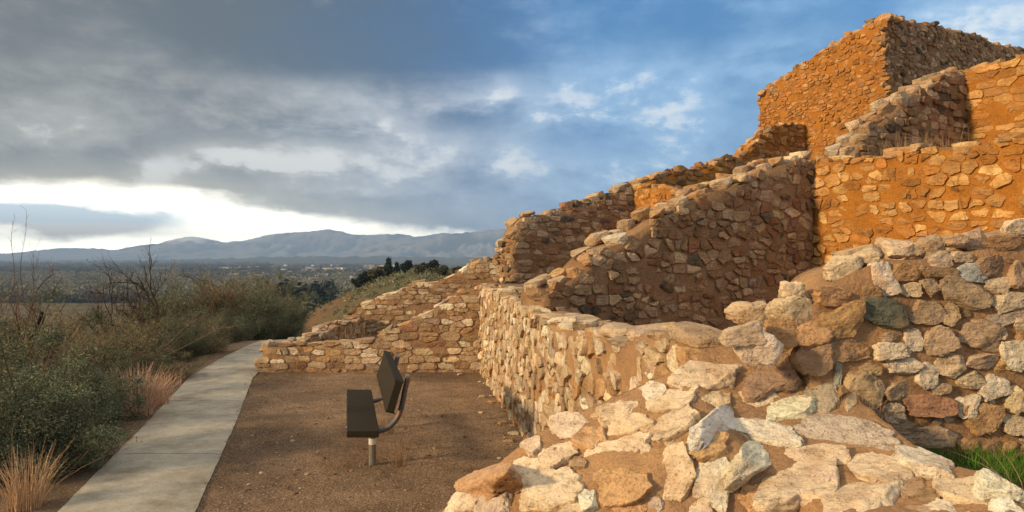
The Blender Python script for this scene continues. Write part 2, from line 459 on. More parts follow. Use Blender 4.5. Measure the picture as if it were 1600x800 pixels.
# ------------------------------------------------------------------ ground sheet
def build_ground():
    az = np.radians(np.concatenate([np.linspace(-180, -58, 40)[:-1], np.linspace(-58, 52, 460), np.linspace(52, 180, 40)[1:]]))
    r = np.concatenate([[.05, .6], np.geomspace(1.2, 40, 210), np.geomspace(41, 14500, 150)])
    Az, Rr = np.meshgrid(az, r, indexing='ij')
    x, y = Rr * np.sin(Az), Rr * np.cos(Az)
    z = ground_h(x.ravel(), y.ravel())
    P = np.column_stack([x.ravel(), y.ravel(), np.zeros(x.size)])
    near = np.clip(1 - Rr.ravel() / 60, 0, 1)
    z = z + near * (.018 * fbm(P * 1.7, 4, 3) + .008 * fbm(P * 9, 3, 5))
    far = np.clip((Rr.ravel() - 60) / 60, 0, 1) * (z > -41)
    z = z + far * .7 * fbm(P * .06, 4, 8)
    X, Y = P[:, 0], P[:, 1]
    gravel = np.array((.232, .17, .118)); soil = np.array((.15, .078, .04)); scrub = np.array((.15, .10, .055))
    xl = path_mid(np.clip(Y, 2, 26)) - path_half(Y)
    dist = xl - X + .25 * fbm(P * 1.1, 3, 12)
    k = np.clip(dist / 1.1 - .5, 0, 1)[:, None]
    col = gravel * (1 - k) + scrub * k
    mott = np.clip(.5 + 1.5 * fbm(P * .7, 5, 21, .6), 0, 1)[:, None]
    col = np.where(k < .5, col * (.66 + .62 * mott * np.array((1.0, .97, .93))), col)
    hillc = np.clip(.5 + 1.6 * fbm(P * np.array((.05, .05, 0)), 4, 31), 0, 1)[:, None]
    hc = np.array((.14, .088, .05)) * (1 - hillc) + np.array((.10, .095, .055)) * hillc
    f = np.clip((Y - 40) / 20, 0, 1)[:, None]
    col = col * (1 - f) + hc * f
    v = (z < -40.5)[:, None]
    vb = np.clip(.5 + 1.5 * fbm(P * np.array((.003, .006, 0)), 4, 41), 0, 1)[:, None]
    vc = np.array((.065, .07, .046)) * (1 - vb) + np.array((.095, .09, .06)) * vb
    field = ((Y > 470) & (Y < 690) & (X < -60 + 40 * fbm(P * .01, 2, 51)))[:, None]
    stripe = (.85 + .3 * (np.sin(Y * .14 + X * .01) > .3))[:, None]
    vc = np.where(field, np.array((.115, .095, .055)) * stripe, vc)
    col = np.where(v, vc, col)
    z = z - .035 * np.clip((path_half(Y) - .035 - np.abs(X - path_mid(np.clip(Y, 2, 26)))) / .06, 0, 1) * (Y > 2) * (Y < 24)
    mb = MB(); f_ = grid_faces(*x.shape)
    mb.add(np.column_stack([X, Y, z]), f_[:, ::-1], col)
    m, nt = new_mat('ground_soil'); Pn = geo_pos(nt); T = tint_node(nt)
    n1 = noise(nt, Pn, 55, 4, .75); n2 = noise(nt, Pn, 3.5, 5, .65); n3 = noise(nt, Pn, 14, 4, .7)
    vv = N(nt, 'ShaderNodeTexVoronoi', Scale=75); nt.links.new(Pn, vv.inputs['Vector'])
    c = mixrgb(nt, 1, T, ramp(nt, n1, [(.33, (.34, .31, .29)), (.5, (1, 1, 1)), (.67, (1.8, 1.72, 1.65))]), 'MULTIPLY')
    c = mixrgb(nt, .8, c, ramp(nt, n2, [(.3, (.68, .66, .64)), (.7, (1.25, 1.22, 1.2))]), 'MULTIPLY')
    c = mixrgb(nt, .8, c, ramp(nt, vv.outputs['Color'], [(.2, (.72, .72, .72)), (.8, (1.25, 1.25, 1.25))]), 'MULTIPLY')
    b = bump(nt, n3, .5, .05); b = bump(nt, n1, .8, .025, b); b = bump(nt, vv.outputs['Distance'], .5, .012, b)
    finish(nt, c, .98, b, .05)
    tag(mb.build('ground', m, None, True), kind='structure')
build_ground()

# ------------------------------------------------------------------ concrete path (slabs between joints, one sheet of slabs with real edges)
def build_path():
    mb = MB(); joints = [2.2, 4.9, 7.75, 10.6, 13.5, 16.2, 18.6, 21.5]
    for a, b in zip(joints[:-1], joints[1:]):
        ys = np.linspace(a + .008, b - .008, 26); cr = np.linspace(-1, 1, 9)
        rows = []
        for y in ys:
            w = path_half(y) * cr
            ed = .007 * vnoise(np.array([[y * 7.0, s * 5, 1.] for s in (-1, 1)]), 3)
            xs = path_mid(y) + w; xs[0] += ed[0]; xs[-1] += ed[1]
            z = ground_h(np.array([path_mid(y)]), np.array([y]))[0]
            rows.append(np.column_stack([xs, np.full(9, y), np.full(9, z + .022) - .012 * np.abs(cr) ** 6]))
        top = np.array(rows); nu, nv = 26, 9
        f = grid_faces(nu, nv)[:, ::-1]
        mb.add(top.reshape(-1, 3), f[:, ::-1] if False else f, (.39, .37, .31))
        edge = np.concatenate([top[:, 0], top[-1, 1:-1], top[::-1, -1], top[0, -2:0:-1]])
        low = edge - np.array((0, 0, .14)); k = len(edge); i = np.arange(k); j = (i + 1) % k
        mb.add(np.concatenate([edge, low]), np.stack([i, j, j + k, i + k], 1), (.33, .30, .24))
    m, nt = new_mat('weathered_concrete'); P = geo_pos(nt); T = tint_node(nt)
    n1 = noise(nt, P, 1.6, 6, .65); n2 = noise(nt, P, 60, 4, .7); n3 = noise(nt, P, 7, 5, .7)
    c = mixrgb(nt, 1, T, ramp(nt, n1, [(.3, (.56, .54, .50)), (.5, (.93, .93, .93)), (.7, (1.2, 1.18, 1.13))]), 'MULTIPLY')
    c = mixrgb(nt, .8, c, ramp(nt, n2, [(.3, (.66, .65, .64)), (.5, (1, 1, 1)), (.7, (1.2, 1.2, 1.2))]), 'MULTIPLY')
    c = mixrgb(nt, .6, c, ramp(nt, n3, [(.3, (.72, .68, .62)), (.55, (1, 1, 1))]), 'MULTIPLY')
    st = noise(nt, P, .9, 5, .7); c = mixrgb(nt, ramp(nt, st, [(.52, (0, 0, 0)), (.66, (.55, .55, .55))]), c, (.20, .16, .11))
    b = bump(nt, n3, .25, .02); b = bump(nt, n2, .5, .008, b)
    finish(nt, c, .9, b, .2)
    tag(mb.build('path', m), kind='structure')
build_path()

# ------------------------------------------------------------------ walls
W = {}
# low courtyard wall straight across
w = Wall((-4.50, 13.3), (-.45, 13.3), .42, top_px=[(410, 543), (440, 540), (520, 536), (575, 535), (585, 528), (610, 512), (640, 500), (665, 488), (690, 475), (715, 460), (745, 450), (770, 446)], base=-.15)
build_wall('ruin_wall', 'low coursed stone wall across the back of the gravel court, stepping up from the path to the bright wall', w, 11, 'coursed', 'low', 'stone', 'mortar',
           n=5, back=True, ends=(0,), hr=(.09, .16), wr=(.18, .42), zlo=-.02, skip=.03, jit=.7, split=.3, cap=dict(wr=(.2, .42), hr=(.07, .13)))
w = Wall((-3.98, 17.8), (-4.42, 13.75), .4, top_z=[(0, .62), (1.5, .58), (3, .48), (4.1, .44)], base=-.6)
build_wall('ruin_wall', 'knee-high crumbling stone wall running back beside the concrete path', w, 12, 'coursed', 'low', 'stone', 'mortar', n=4, back=True,
           hr=(.09, .14), wr=(.14, .32), cap=dict(wr=(.14, .36), hr=(.06, .12), lift=(-.04, .07)))
w = Wall((-4.05, 18.0), (.55, 18.0), .45, top_px=[(541, 505), (556, 480), (580, 470), (600, 462), (625, 452), (650, 443), (690, 438), (705, 428), (740, 410), (765, 405), (800, 395), (840, 390)], base=-.6)
build_wall('ruin_wall', 'stepped stone wall behind the low court wall, rising against the distant hill', w, 13, 'coursed', 'low', 'stone', 'mortar', n=4, ends=(0,),
           hr=(.08, .15), wr=(.18, .42), jit=.7, cap=dict(wr=(.16, .4), hr=(.07, .14), lift=(-.04, .06)))
# the long bright wall
Pa, Pb = np.array((outer(13.5), 13.5)), np.array((outer(3.72), 3.72)); LL = np.linalg.norm(Pb - Pa)
yz = [(13.5, 1.56), (12, 1.56), (10.5, 1.58), (9, 1.54), (7.5, 1.49), (6.7, 1.47), (5.8, 1.52), (4.8, 1.60), (4.3, 1.65), (3.9, 1.69), (3.7, 1.66)]
w = Wall(Pa, Pb, .5, top_z=[((13.5 - y) / (13.5 - 3.72) * LL, z) for y, z in yz], base=-.15)
build_wall('ruin_wall', 'long sunlit stone wall running straight away along the right edge of the gravel court', w, 14, 'coursed', 'pale', 'stone', 'mortar_near', n=5,
           hr=(.10, .17), wr=(.12, .30), zlo=-.04, skip=.05, prot=(.004, .05), jit=1.4, split=.3, cap=dict(wr=(.22, .5), hr=(.06, .12), lift=(-.05, .04), skip=.05))
# upper rooms
w = Wall(S3 - E1 * .35, C4, .5, top_px=[(860, 455), (880, 440), (905, 425), (935, 395), (960, 380), (990, 365), (1010, 350), (1050, 328), (1080, 312), (1100, 300), (1140, 290), (1170, 280), (1200, 262), (1230, 252), (1275, 245)], base=.5)
build_wall('ruin_wall', 'large shaded rubble wall in the middle, its ragged top climbing to the right', w, 15, 'rubble', 'dark', 'stone', 'mortar', n=5, hr=(.09, .17), wr=(.12, .34), zlo=.95, pw=.9, wash=(.93, .88, .83), gap=(.006, .03), skip=.11, jit=1.5, split=.3, prot=(.010, .04), cap=dict(wr=(.14, .36), hr=(.1, .2), lift=(-.03, .09)), capmix='lit')  # stone tint darkened here to deepen the wall's shade
w = Wall(C4, C4 + E2 * 5.0, .5, top_px=[(1265, 245), (1300, 248), (1340, 247), (1400, 238), (1450, 232), (1500, 228), (1560, 215), (1600, 210), (1700, 205), (2000, 150)], base=.5)
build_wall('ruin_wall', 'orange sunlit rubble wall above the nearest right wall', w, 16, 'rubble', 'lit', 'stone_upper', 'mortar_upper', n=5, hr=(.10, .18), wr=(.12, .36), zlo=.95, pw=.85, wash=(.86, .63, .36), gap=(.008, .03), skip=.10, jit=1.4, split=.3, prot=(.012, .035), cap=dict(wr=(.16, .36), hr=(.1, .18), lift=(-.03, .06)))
a = np.array((0., 14.))
w = Wall(a, a + E1 * 3.0, .5, top_px=[(797, 392), (805, 365), (815, 347), (830, 334), (860, 333), (885, 325), (900, 322), (930, 318), (950, 305), (990, 290), (1000, 288)], base=.3)
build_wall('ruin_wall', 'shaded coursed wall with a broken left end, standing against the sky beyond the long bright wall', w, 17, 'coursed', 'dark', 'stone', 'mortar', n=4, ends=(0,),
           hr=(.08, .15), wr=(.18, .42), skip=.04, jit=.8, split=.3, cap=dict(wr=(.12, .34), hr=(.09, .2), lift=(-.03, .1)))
a = np.array((2.55, 15.5))
w = Wall(a, a + E2 * 2.6, .45, top_px=[(985, 292), (1010, 289), (1040, 295), (1075, 305), (1120, 320)], base=.3)
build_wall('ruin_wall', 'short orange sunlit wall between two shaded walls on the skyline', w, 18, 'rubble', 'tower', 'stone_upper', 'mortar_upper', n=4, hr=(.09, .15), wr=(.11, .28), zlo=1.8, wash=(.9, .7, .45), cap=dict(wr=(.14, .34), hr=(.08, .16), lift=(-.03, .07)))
a = np.array((2.7, 16.95))
w = Wall(a, a + E1 * 6.0, .5, top_px=[(980, 293), (1010, 282), (1040, 276), (1060, 267), (1100, 263), (1130, 253), (1180, 244), (1250, 240)], base=1.0)
build_wall('ruin_wall', 'farther shaded wall with knobbly coping running along the skyline to the tower', w, 19, 'coursed', 'dark', 'stone_upper', 'mortar_upper', n=4,
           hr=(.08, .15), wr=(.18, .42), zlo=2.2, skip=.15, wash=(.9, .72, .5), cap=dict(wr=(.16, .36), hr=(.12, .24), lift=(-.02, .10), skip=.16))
C5 = np.array((8.0, 13.0))
w = Wall(C5 - E1 * 3.1, C5, .5, top_px=[(1335, 232), (1355, 207), (1375, 192), (1400, 165), (1430, 145), (1460, 130), (1480, 118), (1510, 112)], base=2.4)
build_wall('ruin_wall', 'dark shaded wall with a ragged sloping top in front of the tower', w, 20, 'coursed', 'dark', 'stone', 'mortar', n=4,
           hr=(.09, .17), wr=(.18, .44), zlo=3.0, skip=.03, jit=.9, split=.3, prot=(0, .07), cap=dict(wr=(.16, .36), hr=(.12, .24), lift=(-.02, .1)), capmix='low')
w = Wall(C5, C5 + E2 * 3.2, .5, top_px=[(1500, 112), (1520, 106), (1560, 96), (1600, 86), (1800, 30)], base=2.4)
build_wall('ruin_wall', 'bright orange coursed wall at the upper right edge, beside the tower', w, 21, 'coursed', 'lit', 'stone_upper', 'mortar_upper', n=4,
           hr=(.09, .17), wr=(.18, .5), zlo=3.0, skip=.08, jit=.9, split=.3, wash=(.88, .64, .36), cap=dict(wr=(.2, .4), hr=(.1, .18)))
# small buttress wall below the tower
TE = np.array((9.13, 18.0))
a = np.array((7.98, 20.0))
w = Wall(a - E1 * 2.9, a, .45, top_px=[(1150, 250), (1160, 242), (1180, 222), (1200, 206), (1215, 196), (1258, 195), (1270, 195)], base=2.5)
build_wall('ruin_wall', 'small shaded wall butting against the foot of the tower, sloping down left', w, 22, 'coursed', 'low', 'stone_upper', 'mortar_upper', n=3,
           hr=(.09, .16), wr=(.18, .42), zlo=3.6, wash=(.85, .66, .42), cap=dict(wr=(.16, .36), hr=(.08, .14)))
# ---- the tower: one thing of two visible walls and two rear ones
def build_tower():
    o = thing('stone_tower', 'tall square rubble tower on the hilltop with one glowing orange face and one shaded face', 'tower', (TE[0], TE[1], 3.0))
    d1 = np.array((-.5, .866)); rng = np.random.default_rng(33)
    faces = [Wall(TE + d1 * 3.87, TE, .55, top_px=[(1183, 147), (1187, 145), (1215, 125), (1250, 100), (1290, 75), (1330, 50), (1380, 26), (1386, 25)], base=2.5),
             Wall(TE + E1 * .003, TE + E1 * 8.2, .55, top_px=[(1383, 26), (1420, 33), (1470, 40), (1520, 55), (1560, 70), (1600, 77), (1660, 85)], base=2.5)]
    b = [TE + d1 * 3.87, TE + d1 * 3.87 + E1 * 8.2, TE + E1 * 8.2]
    faces.append(Wall(b[0], b[1], .55, top_z=[(0, 6.85), (8.2, 7.4)], base=2.5, flip=True))
    faces.append(Wall(b[1], b[2], .55, top_z=[(0, 7.4), (3.87, 8.1)], base=2.5, flip=True))
    for i, w in enumerate(faces):
        if i == 1: mm, sm, mix = 'mortar', 'stone', 'dark'  # shaded face: browner mortar and darker stones, shade put into the colour
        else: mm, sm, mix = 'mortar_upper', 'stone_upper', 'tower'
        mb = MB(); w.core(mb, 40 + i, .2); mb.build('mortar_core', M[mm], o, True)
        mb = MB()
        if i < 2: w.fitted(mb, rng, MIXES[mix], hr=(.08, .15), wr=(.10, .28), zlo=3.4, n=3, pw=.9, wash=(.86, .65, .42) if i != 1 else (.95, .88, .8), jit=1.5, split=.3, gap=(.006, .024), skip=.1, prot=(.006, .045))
        w.caps(mb, rng, MIXES[mix], n=4, wr=(.18, .4), hr=(.14, .24), lift=(-.03, .07))
        mb.build('facing_stones', M[sm], o)
build_tower()

# ------------------------------------------------------------------ the broken wall stub in the foreground
def mound_h(x, y):
    x = np.asarray(x, float); y = np.asarray(y, float)
    o = outer(y)
    sm = lambda e0, e1, v: (lambda t: t * t * (3 - 2 * t))(np.clip((v - e0) / (e1 - e0), 0, 1))
    hr = np.interp(y, [1, 2.9, 3.3, 3.7, 4.1], [1.29, 1.30, 1.44, 1.645, 1.68])
    hr = hr - .17 * np.clip(.55 - (x - o), 0, .6) * sm(3.7, 3.2, y) + .02
    hr = hr + (1.02 - hr) * sm(.62, .78, x - o)
    zt = np.interp(x, [-.95, -.6, -.3, .09, .4, .8, 1.2], [.30, .66, .91, 1.21, 1.37, 1.55, 1.6])
    hs = zt - .35 * (3.65 - y) - 1.0 * np.maximum(0, 3.0 - y)
    hs = hs * (1 - sm(3.62, 3.80, y)) + -.25 * sm(3.62, 3.80, y)
    hs = np.maximum(hs, -.25)
    k = sm(-.07, .05, x - o)
    h = hs * (1 - k) + hr * k
    return h

def build_mound():
    o = thing('ruin_wall', 'broken sunlit stone wall end in the near foreground, big pale slabs set in orange mortar', 'stone wall', (.6, 3.0, 0), 'ruined stone walls')
    xs = np.linspace(-.95, 2.15, 190); ys = np.linspace(1.0, 4.02, 190)
    X, Y = np.meshgrid(xs, ys, indexing='ij'); x, y = X.ravel(), Y.ravel()
    z = mound_h(x, y); P = np.column_stack([x, y, z])
    z = z + .030 * fbm(P * 5, 4, 61) + .012 * fbm(P * 19, 4, 62)
    edge = np.minimum.reduce([x - xs[0], xs[-1] - x, y - ys[0]])
    z = np.where(edge < .01, -.3, z)
    mb = MB(); mb.add(np.column_stack([x, y, z]), grid_faces(190, 190), (.4, .3, .2)); mb.build('mortar_bed', M['mortar_near'], o, True)
    return o
MOUND = build_mound()

def surf_hit(px, py):
    d = ray(px, py); t = np.linspace(1.2, 6.2, 2600); P = CAM + t[:, None] * d
    below = P[:, 2] < mound_h(P[:, 0], P[:, 1])
    return P[np.argmax(below)] if below.any() else None

def mound_normal(p, e=.05):
    hx = (mound_h(p[0] + e, p[1]) - mound_h(p[0] - e, p[1])) / (2 * e); hy = (mound_h(p[0], p[1] + e) - mound_h(p[0], p[1] - e)) / (2 * e)
    n = np.array((-hx, -hy, 1.)); l = np.hypot(hx, hy)
    if l > 2.0: n[:2] *= 2.0 / l
    return n / np.linalg.norm(n)

def proj(p):
    d = p - CAM; return np.array((800 + F * d[0] / d[1], 400 - F * d[2] / d[1]))

def stone_axes(p, n, w, h, ang):
    r = np.array((1., 0, 0)); r = r - n * (r @ n); r /= np.linalg.norm(r); u = np.cross(n, r)
    J = np.column_stack([(proj(p + r * .01) - proj(p)) / .01, (proj(p + u * .01) - proj(p)) / .01])
    a = R(ang); e1 = np.array((math.cos(a), -math.sin(a))) * w * .57; e2 = np.array((math.sin(a), math.cos(a))) * -h * .57
    Ji = np.linalg.inv(J); q1, q2 = Ji @ e1, Ji @ e2
    A = r * q1[0] + u * q1[1]; B = r * q2[0] + u * q2[1]
    la, lb = np.linalg.norm(A), np.linalg.norm(B); m = 1.7 * w / 2 / F * p[1] * (1 if w > h else h / w)
    if lb > m: B = B * m / lb
    if la > m: A = A * m / la
    return A, B

def near_stone(parent, p, A, B, nrm, c, tint, seed, name='stone', lo=.80, cuts=7, front=(.42, .75), pale=(1.24, 1.26, 1.34)):
    rng = np.random.default_rng(seed)
    V, Fc = proto(26, rng, rng.uniform(3.2, 5.0), cuts, .075, .085, lo, 1.02, front, .24)
    Wd = p + V[:, :1] * A * 1.03 + V[:, 1:2] * B * 1.03 + V[:, 2:3] * nrm * c
    if np.dot(np.cross(A, B), nrm) < 0: Fc = Fc[:, ::-1]
    mb = MB(); mb.add(Wd, Fc, jitter_tint(np.array(tint) * pale, rng, .07))
    return mb.build(name, M['stone_near'], parent, True)

FG = [(753, 750, 132, 42, 27, 'o'), (723, 788, 62, 28, 15, 'c'), (770, 785, 62, 40, 15, 'g'), (810, 743, 74, 32, 25, 'c'), (860, 767, 96, 62, 15, 'c'),
      (920, 782, 28, 34, 10, 'w'), (833, 699, 34, 34, 40, 'c'), (869, 711, 64, 36, 30, 'c'), (923, 687, 46, 34, 5, 'o'), (965, 707, 102, 34, 8, 'c'),
      (973, 760, 80, 54, 10, 'o'), (890, 665, 60, 32, 25, 'c'), (925, 636, 34, 26, 20, 'w'), (965, 645, 62, 30, 22, 'c'), (969, 614, 62, 24, 22, 'c'),
      (986, 665, 70, 28, 2, 'c'), (1030, 580, 54, 18, 20, 'w'), (1020, 612, 38, 26, 15, 'w'), (1048, 627, 82, 32, 12, 'c'), (1052, 665, 76, 36, 35, 'c'),
      (1098, 588, 96, 46, 0, 'c'), (1056, 740, 54, 88, 8, 'c'), (1120, 628, 44, 34, 0, 'c'), (1188, 626, 62, 28, 2, 'c'), (1236, 643, 72, 34, 10, 'w'),
      (1128, 657, 112, 32, 12, 'w'), (1197, 679, 102, 30, -8, 'w'), (1105, 695, 62, 44, 5, 'o'), (1178, 712, 86, 46, 18, 'w'), (1112, 756, 56, 86, 5, 'w'),
      (1245, 746, 122, 70, 8, 'c'), (1180, 788, 80, 58, 5, 'o'), (1322, 676, 150, 42, -10, 'g'), (1277, 712, 92, 26, 0, 'c'), (1285, 626, 50, 50, 15, 'g'),
      (1205, 590, 84, 62, 10, 'b'), (1188, 544, 62, 50, 0, 'w'), (1172, 491, 54, 40, -10, 'c'), (1242, 487, 56, 42, 10, 'c'), (1163, 524, 62, 32, 10, 'c'),
      (1436, 720, 104, 38, -20, 'w'), (1379, 738, 100, 40, -18, 'c'), (1350, 783, 122, 58, 8, 'c'), (1520, 768, 122, 42, -8, 'c'), (1568, 762, 90, 28, -20, 'w'),
      (1466, 792, 62, 24, -5, 'c'), (1288, 748, 40, 34, 0, 'c'), (1570, 798, 60, 18, -5, 'w'), (1025, 790, 30, 24, 0, 'g'), (1095, 800, 40, 40, 30, 'c'),
      (985, 795, 50, 24, 5, 'o'), (905, 725, 26, 18, 0, 'b'), (1000, 700, 24, 20, 0, 'b'), (1135, 598, 24, 20, 0, 'b'), (1245, 700, 26, 14, 0, 'b')]
LBL = {32: 'wide flat grey slab with a small hollow on top', 36: 'whitish knobbly boulder sitting up on the junction', 0: 'long orange-brown plate at the lower left tip', 4: 'big pale blocky stone'}
for i, (px, py, w_, h_, an, k) in enumerate(FG):
    p = surf_hit(px, py)
    if p is None: continue
    if i in (36, 37, 38, 39): continue
    n = mound_normal(p); A, B = stone_axes(p, n, w_, h_, an)
    c = min(.10, .5 * min(np.linalg.norm(A), np.linalg.norm(B)) + .035)
    o = near_stone(MOUND, p - n * c * .28, A, B, n, c, PAL[k], 500 + i)
    if i in LBL: o['label'] = LBL[i]
# smaller stones wedged between the big ones
rng = np.random.default_rng(93); placed = []
for o_ in MOUND.children[1:]:
    bb = np.array([v.co for v in o_.data.vertices][::7]); placed.append((bb.mean(0), np.abs(bb - bb.mean(0)).max(0).max()))
mbf = MB(); nf = 0
for _ in range(2600):
    px, py = rng.uniform(690, 1600), rng.uniform(570, 830); p = surf_hit(px, py)
    if p is None or p[2] < .3: continue
    r_ = rng.uniform(.018, .055)
    if any(np.linalg.norm((p - c)[:2]) < .72 * q + r_ * .8 for c, q in placed): continue
    n = mound_normal(p); w_ = r_ * 2 / p[1] * F; A, B = stone_axes(p, n, w_ * rng.uniform(1, 1.7), w_ * .7, rng.uniform(-30, 40))
    add_stone(mbf, p - n * r_ * .28, A, B, n * r_ * .8, PAL['ctobgbtc'[int(rng.integers(8))]], 7, rng); placed.append((p, r_ * 1.2)); nf += 1
mbf.build('wedge_stones', M['stone_near'], MOUND)
# filler stones off the photograph's edge, to the wall's hidden side and the bottom
rng = np.random.default_rng(91)
fill = 0
for _ in range(400):
    x, y = rng.uniform(.95, 1.85), rng.uniform(1.15, 2.35)
    if x < outer(y) + .1 or x > outer(y) + .65: continue
    if fill > 16: break
    p = np.array((x, y, mound_h(x, y))); q = proj(p)
    if q[1] < 830 and q[0] < 1650: continue
    a = rng.uniform(.07, .15); t = rng.uniform(0, 6.28)
    near_stone(MOUND, p - np.array((0, 0, .02)), np.array((math.cos(t), math.sin(t), 0)) * a, np.array((-math.sin(t), math.cos(t), 0)) * a * .6, np.array((0, 0, 1.)), .06, PAL['c'], 900 + fill); fill += 1

# ------------------------------------------------------------------ the near right wall
RW = Wall((1.36, 3.37), (5.2, 3.62), .36, top_px=[(1240, 520), (1262, 480), (1280, 445), (1300, 428), (1340, 412), (1400, 398), (1450, 392), (1500, 384), (1560, 378), (1600, 372), (1700, 360), (2400, 330)], base=.9)
def build_right_wall():
    rng = np.random.default_rng(77)
    o = thing('ruin_wall', 'near rubble wall at the right, big rough stones above the patch of green grass', 'stone wall', (2.4, 3.5, .9), 'ruined stone walls')
    mb = MB(); RW.core(mb, 71, .05, .022, 0, .03); mb.build('mortar_core', M['mortar_near'], o, True)
    L = [(1327, 419, 52, 36, 10, 'c'), (1366, 402, 42, 24, 5, 'c'), (1381, 436, 34, 50, 12, 'w'), (1415, 390, 36, 26, 0, 'c'), (1441, 390, 30, 20, 5, 'c'), (1468, 385, 40, 32, 25, 'g'),
         (1470, 406, 36, 24, 15, 'c'), (1497, 377, 28, 18, 0, 't'), (1528, 377, 46, 34, 5, 't'), (1569, 379, 42, 24, -10, 'b'), (1590, 358, 44, 28, 10, 'c'), (1501, 402, 34, 18, 0, 'c'),
         (1463, 426, 62, 18, -3, 'b'), (1512, 425, 46, 27, -14, 's'), (1415, 426, 46, 26, -8, 'o'), (1421, 452, 30, 22, 0, 'c'), (1452, 449, 30, 28, 0, 't'), (1504, 460, 80, 46, -14, 't'),
         (1446, 488, 54, 34, -6, 't'), (1381, 490, 68, 46, -10, 'e'), (1483, 492, 24, 34, 5, 't'), (1463, 535, 54, 46, 20, 't'), (1424, 531, 25, 34, 10, 'w'), (1392, 548, 54, 26, 3, 'w'),
         (1410, 573, 52, 25, 3, 'w'), (1392, 525, 32, 14, 12, 't'), (1332, 548, 48, 28, 3, 'o'), (1302, 463, 62, 30, -5, 'o'), (1314, 505, 72, 50, 20, 'o'), (1556, 447, 40, 24, 3, 'c'),
         (1575, 470, 58, 28, 15, 'c'), (1575, 497, 62, 20, 12, 'g'), (1530, 522, 60, 46, -6, 't'), (1533, 565, 54, 22, 8, 'c'), (1583, 555, 42, 46, 0, 'w'), (1562, 523, 15, 14, 0, 'c'),
         (1481, 570, 42, 36, -12, 'c'), (1447, 586, 38, 36, 40, 'w'), (1512, 594, 40, 26, 10, 'c'), (1545, 415, 42, 28, 15, 'b'), (1590, 431, 32, 40, -15, 't'), (1347, 611, 58, 58, 2, 't'),
         (1400, 612, 44, 28, 20, 't'), (1392, 646, 36, 32, 0, 'c'), (1451, 632, 78, 34, 4, 'r'), (1506, 634, 36, 34, 0, 'w'), (1535, 656, 60, 50, 5, 'o'), (1445, 684, 92, 34, 3, 't'),
         (1549, 603, 44, 34, 25, 'w'), (1583, 624, 36, 44, 15, 'c'), (1588, 664, 42, 30, 0, 'c'), (1409, 667, 36, 20, 5, 't'), (1467, 607, 30, 16, 15, 't'), (1575, 573, 44, 22, 5, 'o'),
         (1361, 650, 42, 20, 0, 't'), (1307, 585, 11, 56, -6, 's'), (1308, 540, 54, 44, 0, 'b'), (1358, 578, 30, 20, 0, 't'), (1360, 455, 26, 20, 0, 'b'), (1272, 556, 56, 56, 0, 'b'),
         (1270, 520, 50, 36, 0, 'o'), (1598, 528, 24, 26, 0, 'o'), (1340, 688, 50, 26, 0, 'b'), (1390, 690, 40, 22, 0, 't'),
         (1188, 544, 64, 52, 0, 'w'), (1172, 491, 56, 42, -10, 'c'), (1242, 487, 60, 46, 10, 'c'), (1243, 456, 34, 30, 0, 'c'), (1163, 524, 62, 32, 10, 'c'), (1225, 520, 60, 44, 0, 'o')]
    LB = {19: 'dark green-grey boulder in the wall face', 13: 'pale blue-grey stone', 2: 'upright whitish stone leaning on the wall top', 0: 'pitted cream boulder on the wall top', 64: 'whitish knobbly boulder on the broken junction', 65: 'round tan boulder on the junction'}
    n3 = np.array((*RW.n, 0))
    for i, (px, py, w_, h_, an, k) in enumerate(L):
        u = (px - 800) / F
        t = (u * RW.P0[1] - RW.P0[0]) / (RW.d[0] - u * RW.d[1]); Y = RW.P0[1] + RW.d[1] * t
        p = at(px, py, Y)
        loose = i in (0, 1, 3, 4, 5, 8, 64, 65, 66, 67)
        if i in (64, 68): p = at(px, py, Y - .12)
        if i == 65: p = at(px, py, 4.0)
        A, B = stone_axes(p, n3, w_, h_, an)
        m = min(np.linalg.norm(A), np.linalg.norm(B)); c = m * .9 if loose else min(.09, .6 * m + .03)
        off = -.05 if loose else -c * .16
        if loose and i < 60: off = -.06
        st = near_stone(o, p + n3 * off, A, B, n3, c, PAL[k], 700 + i, front=(.85, 1.15) if loose else (.45, .8), pale=(1.06, 1.06, 1.08))
        if i in LB: st['label'] = LB[i]
    ext = Wall(RW.P0 + RW.d * 1.16, RW.P1, .36, top_z=np.column_stack([RW.tp[:, 0] - 1.16, RW.tp[:, 1]]), base=.9); mbx = MB()
    ext.fitted(mbx, np.random.default_rng(6), MIXES['near'], hr=(.12, .2), wr=(.16, .34), zlo=1.1, n=5, pw=.8, gap=(.008, .03)); ext.caps(mbx, np.random.default_rng(7), MIXES['near'], n=5, rows=1)
    mbx.build('facing_stones', M['stone_near'], o)
    rg = np.random.default_rng(5); mbf = MB(); boxes = [(q[0], q[1], q[2], q[3]) for q in L]
    for _ in range(1500):
        px, py = rg.uniform(1290, 1640), rg.uniform(385, 700); w_ = rg.uniform(12, 34); h_ = w_ * rg.uniform(.55, .9)
        u = (px - 800) / F; t = (u * RW.P0[1] - RW.P0[0]) / (RW.d[0] - u * RW.d[1]); Y = RW.P0[1] + RW.d[1] * t; p = at(px, py, Y)
        if p[2] > RW.top(t) - .03 or any(abs(px - q[0]) < (q[2] + w_) * .5 and abs(py - q[1]) < (q[3] + h_) * .5 for q in boxes): continue
        boxes.append((px, py, w_, h_)); A, B = stone_axes(p, n3, w_, h_, rg.uniform(-15, 20)); c = np.linalg.norm(B) * .8 + .01
        add_stone(mbf, p - n3 * c * .22, A, B, n3 * c, PAL['ctobtcw'[int(rg.integers(7))]], 7, rg)
    mbf.build('wedge_stones', M['stone_near'], o)
    mb = MB()
    t = .4
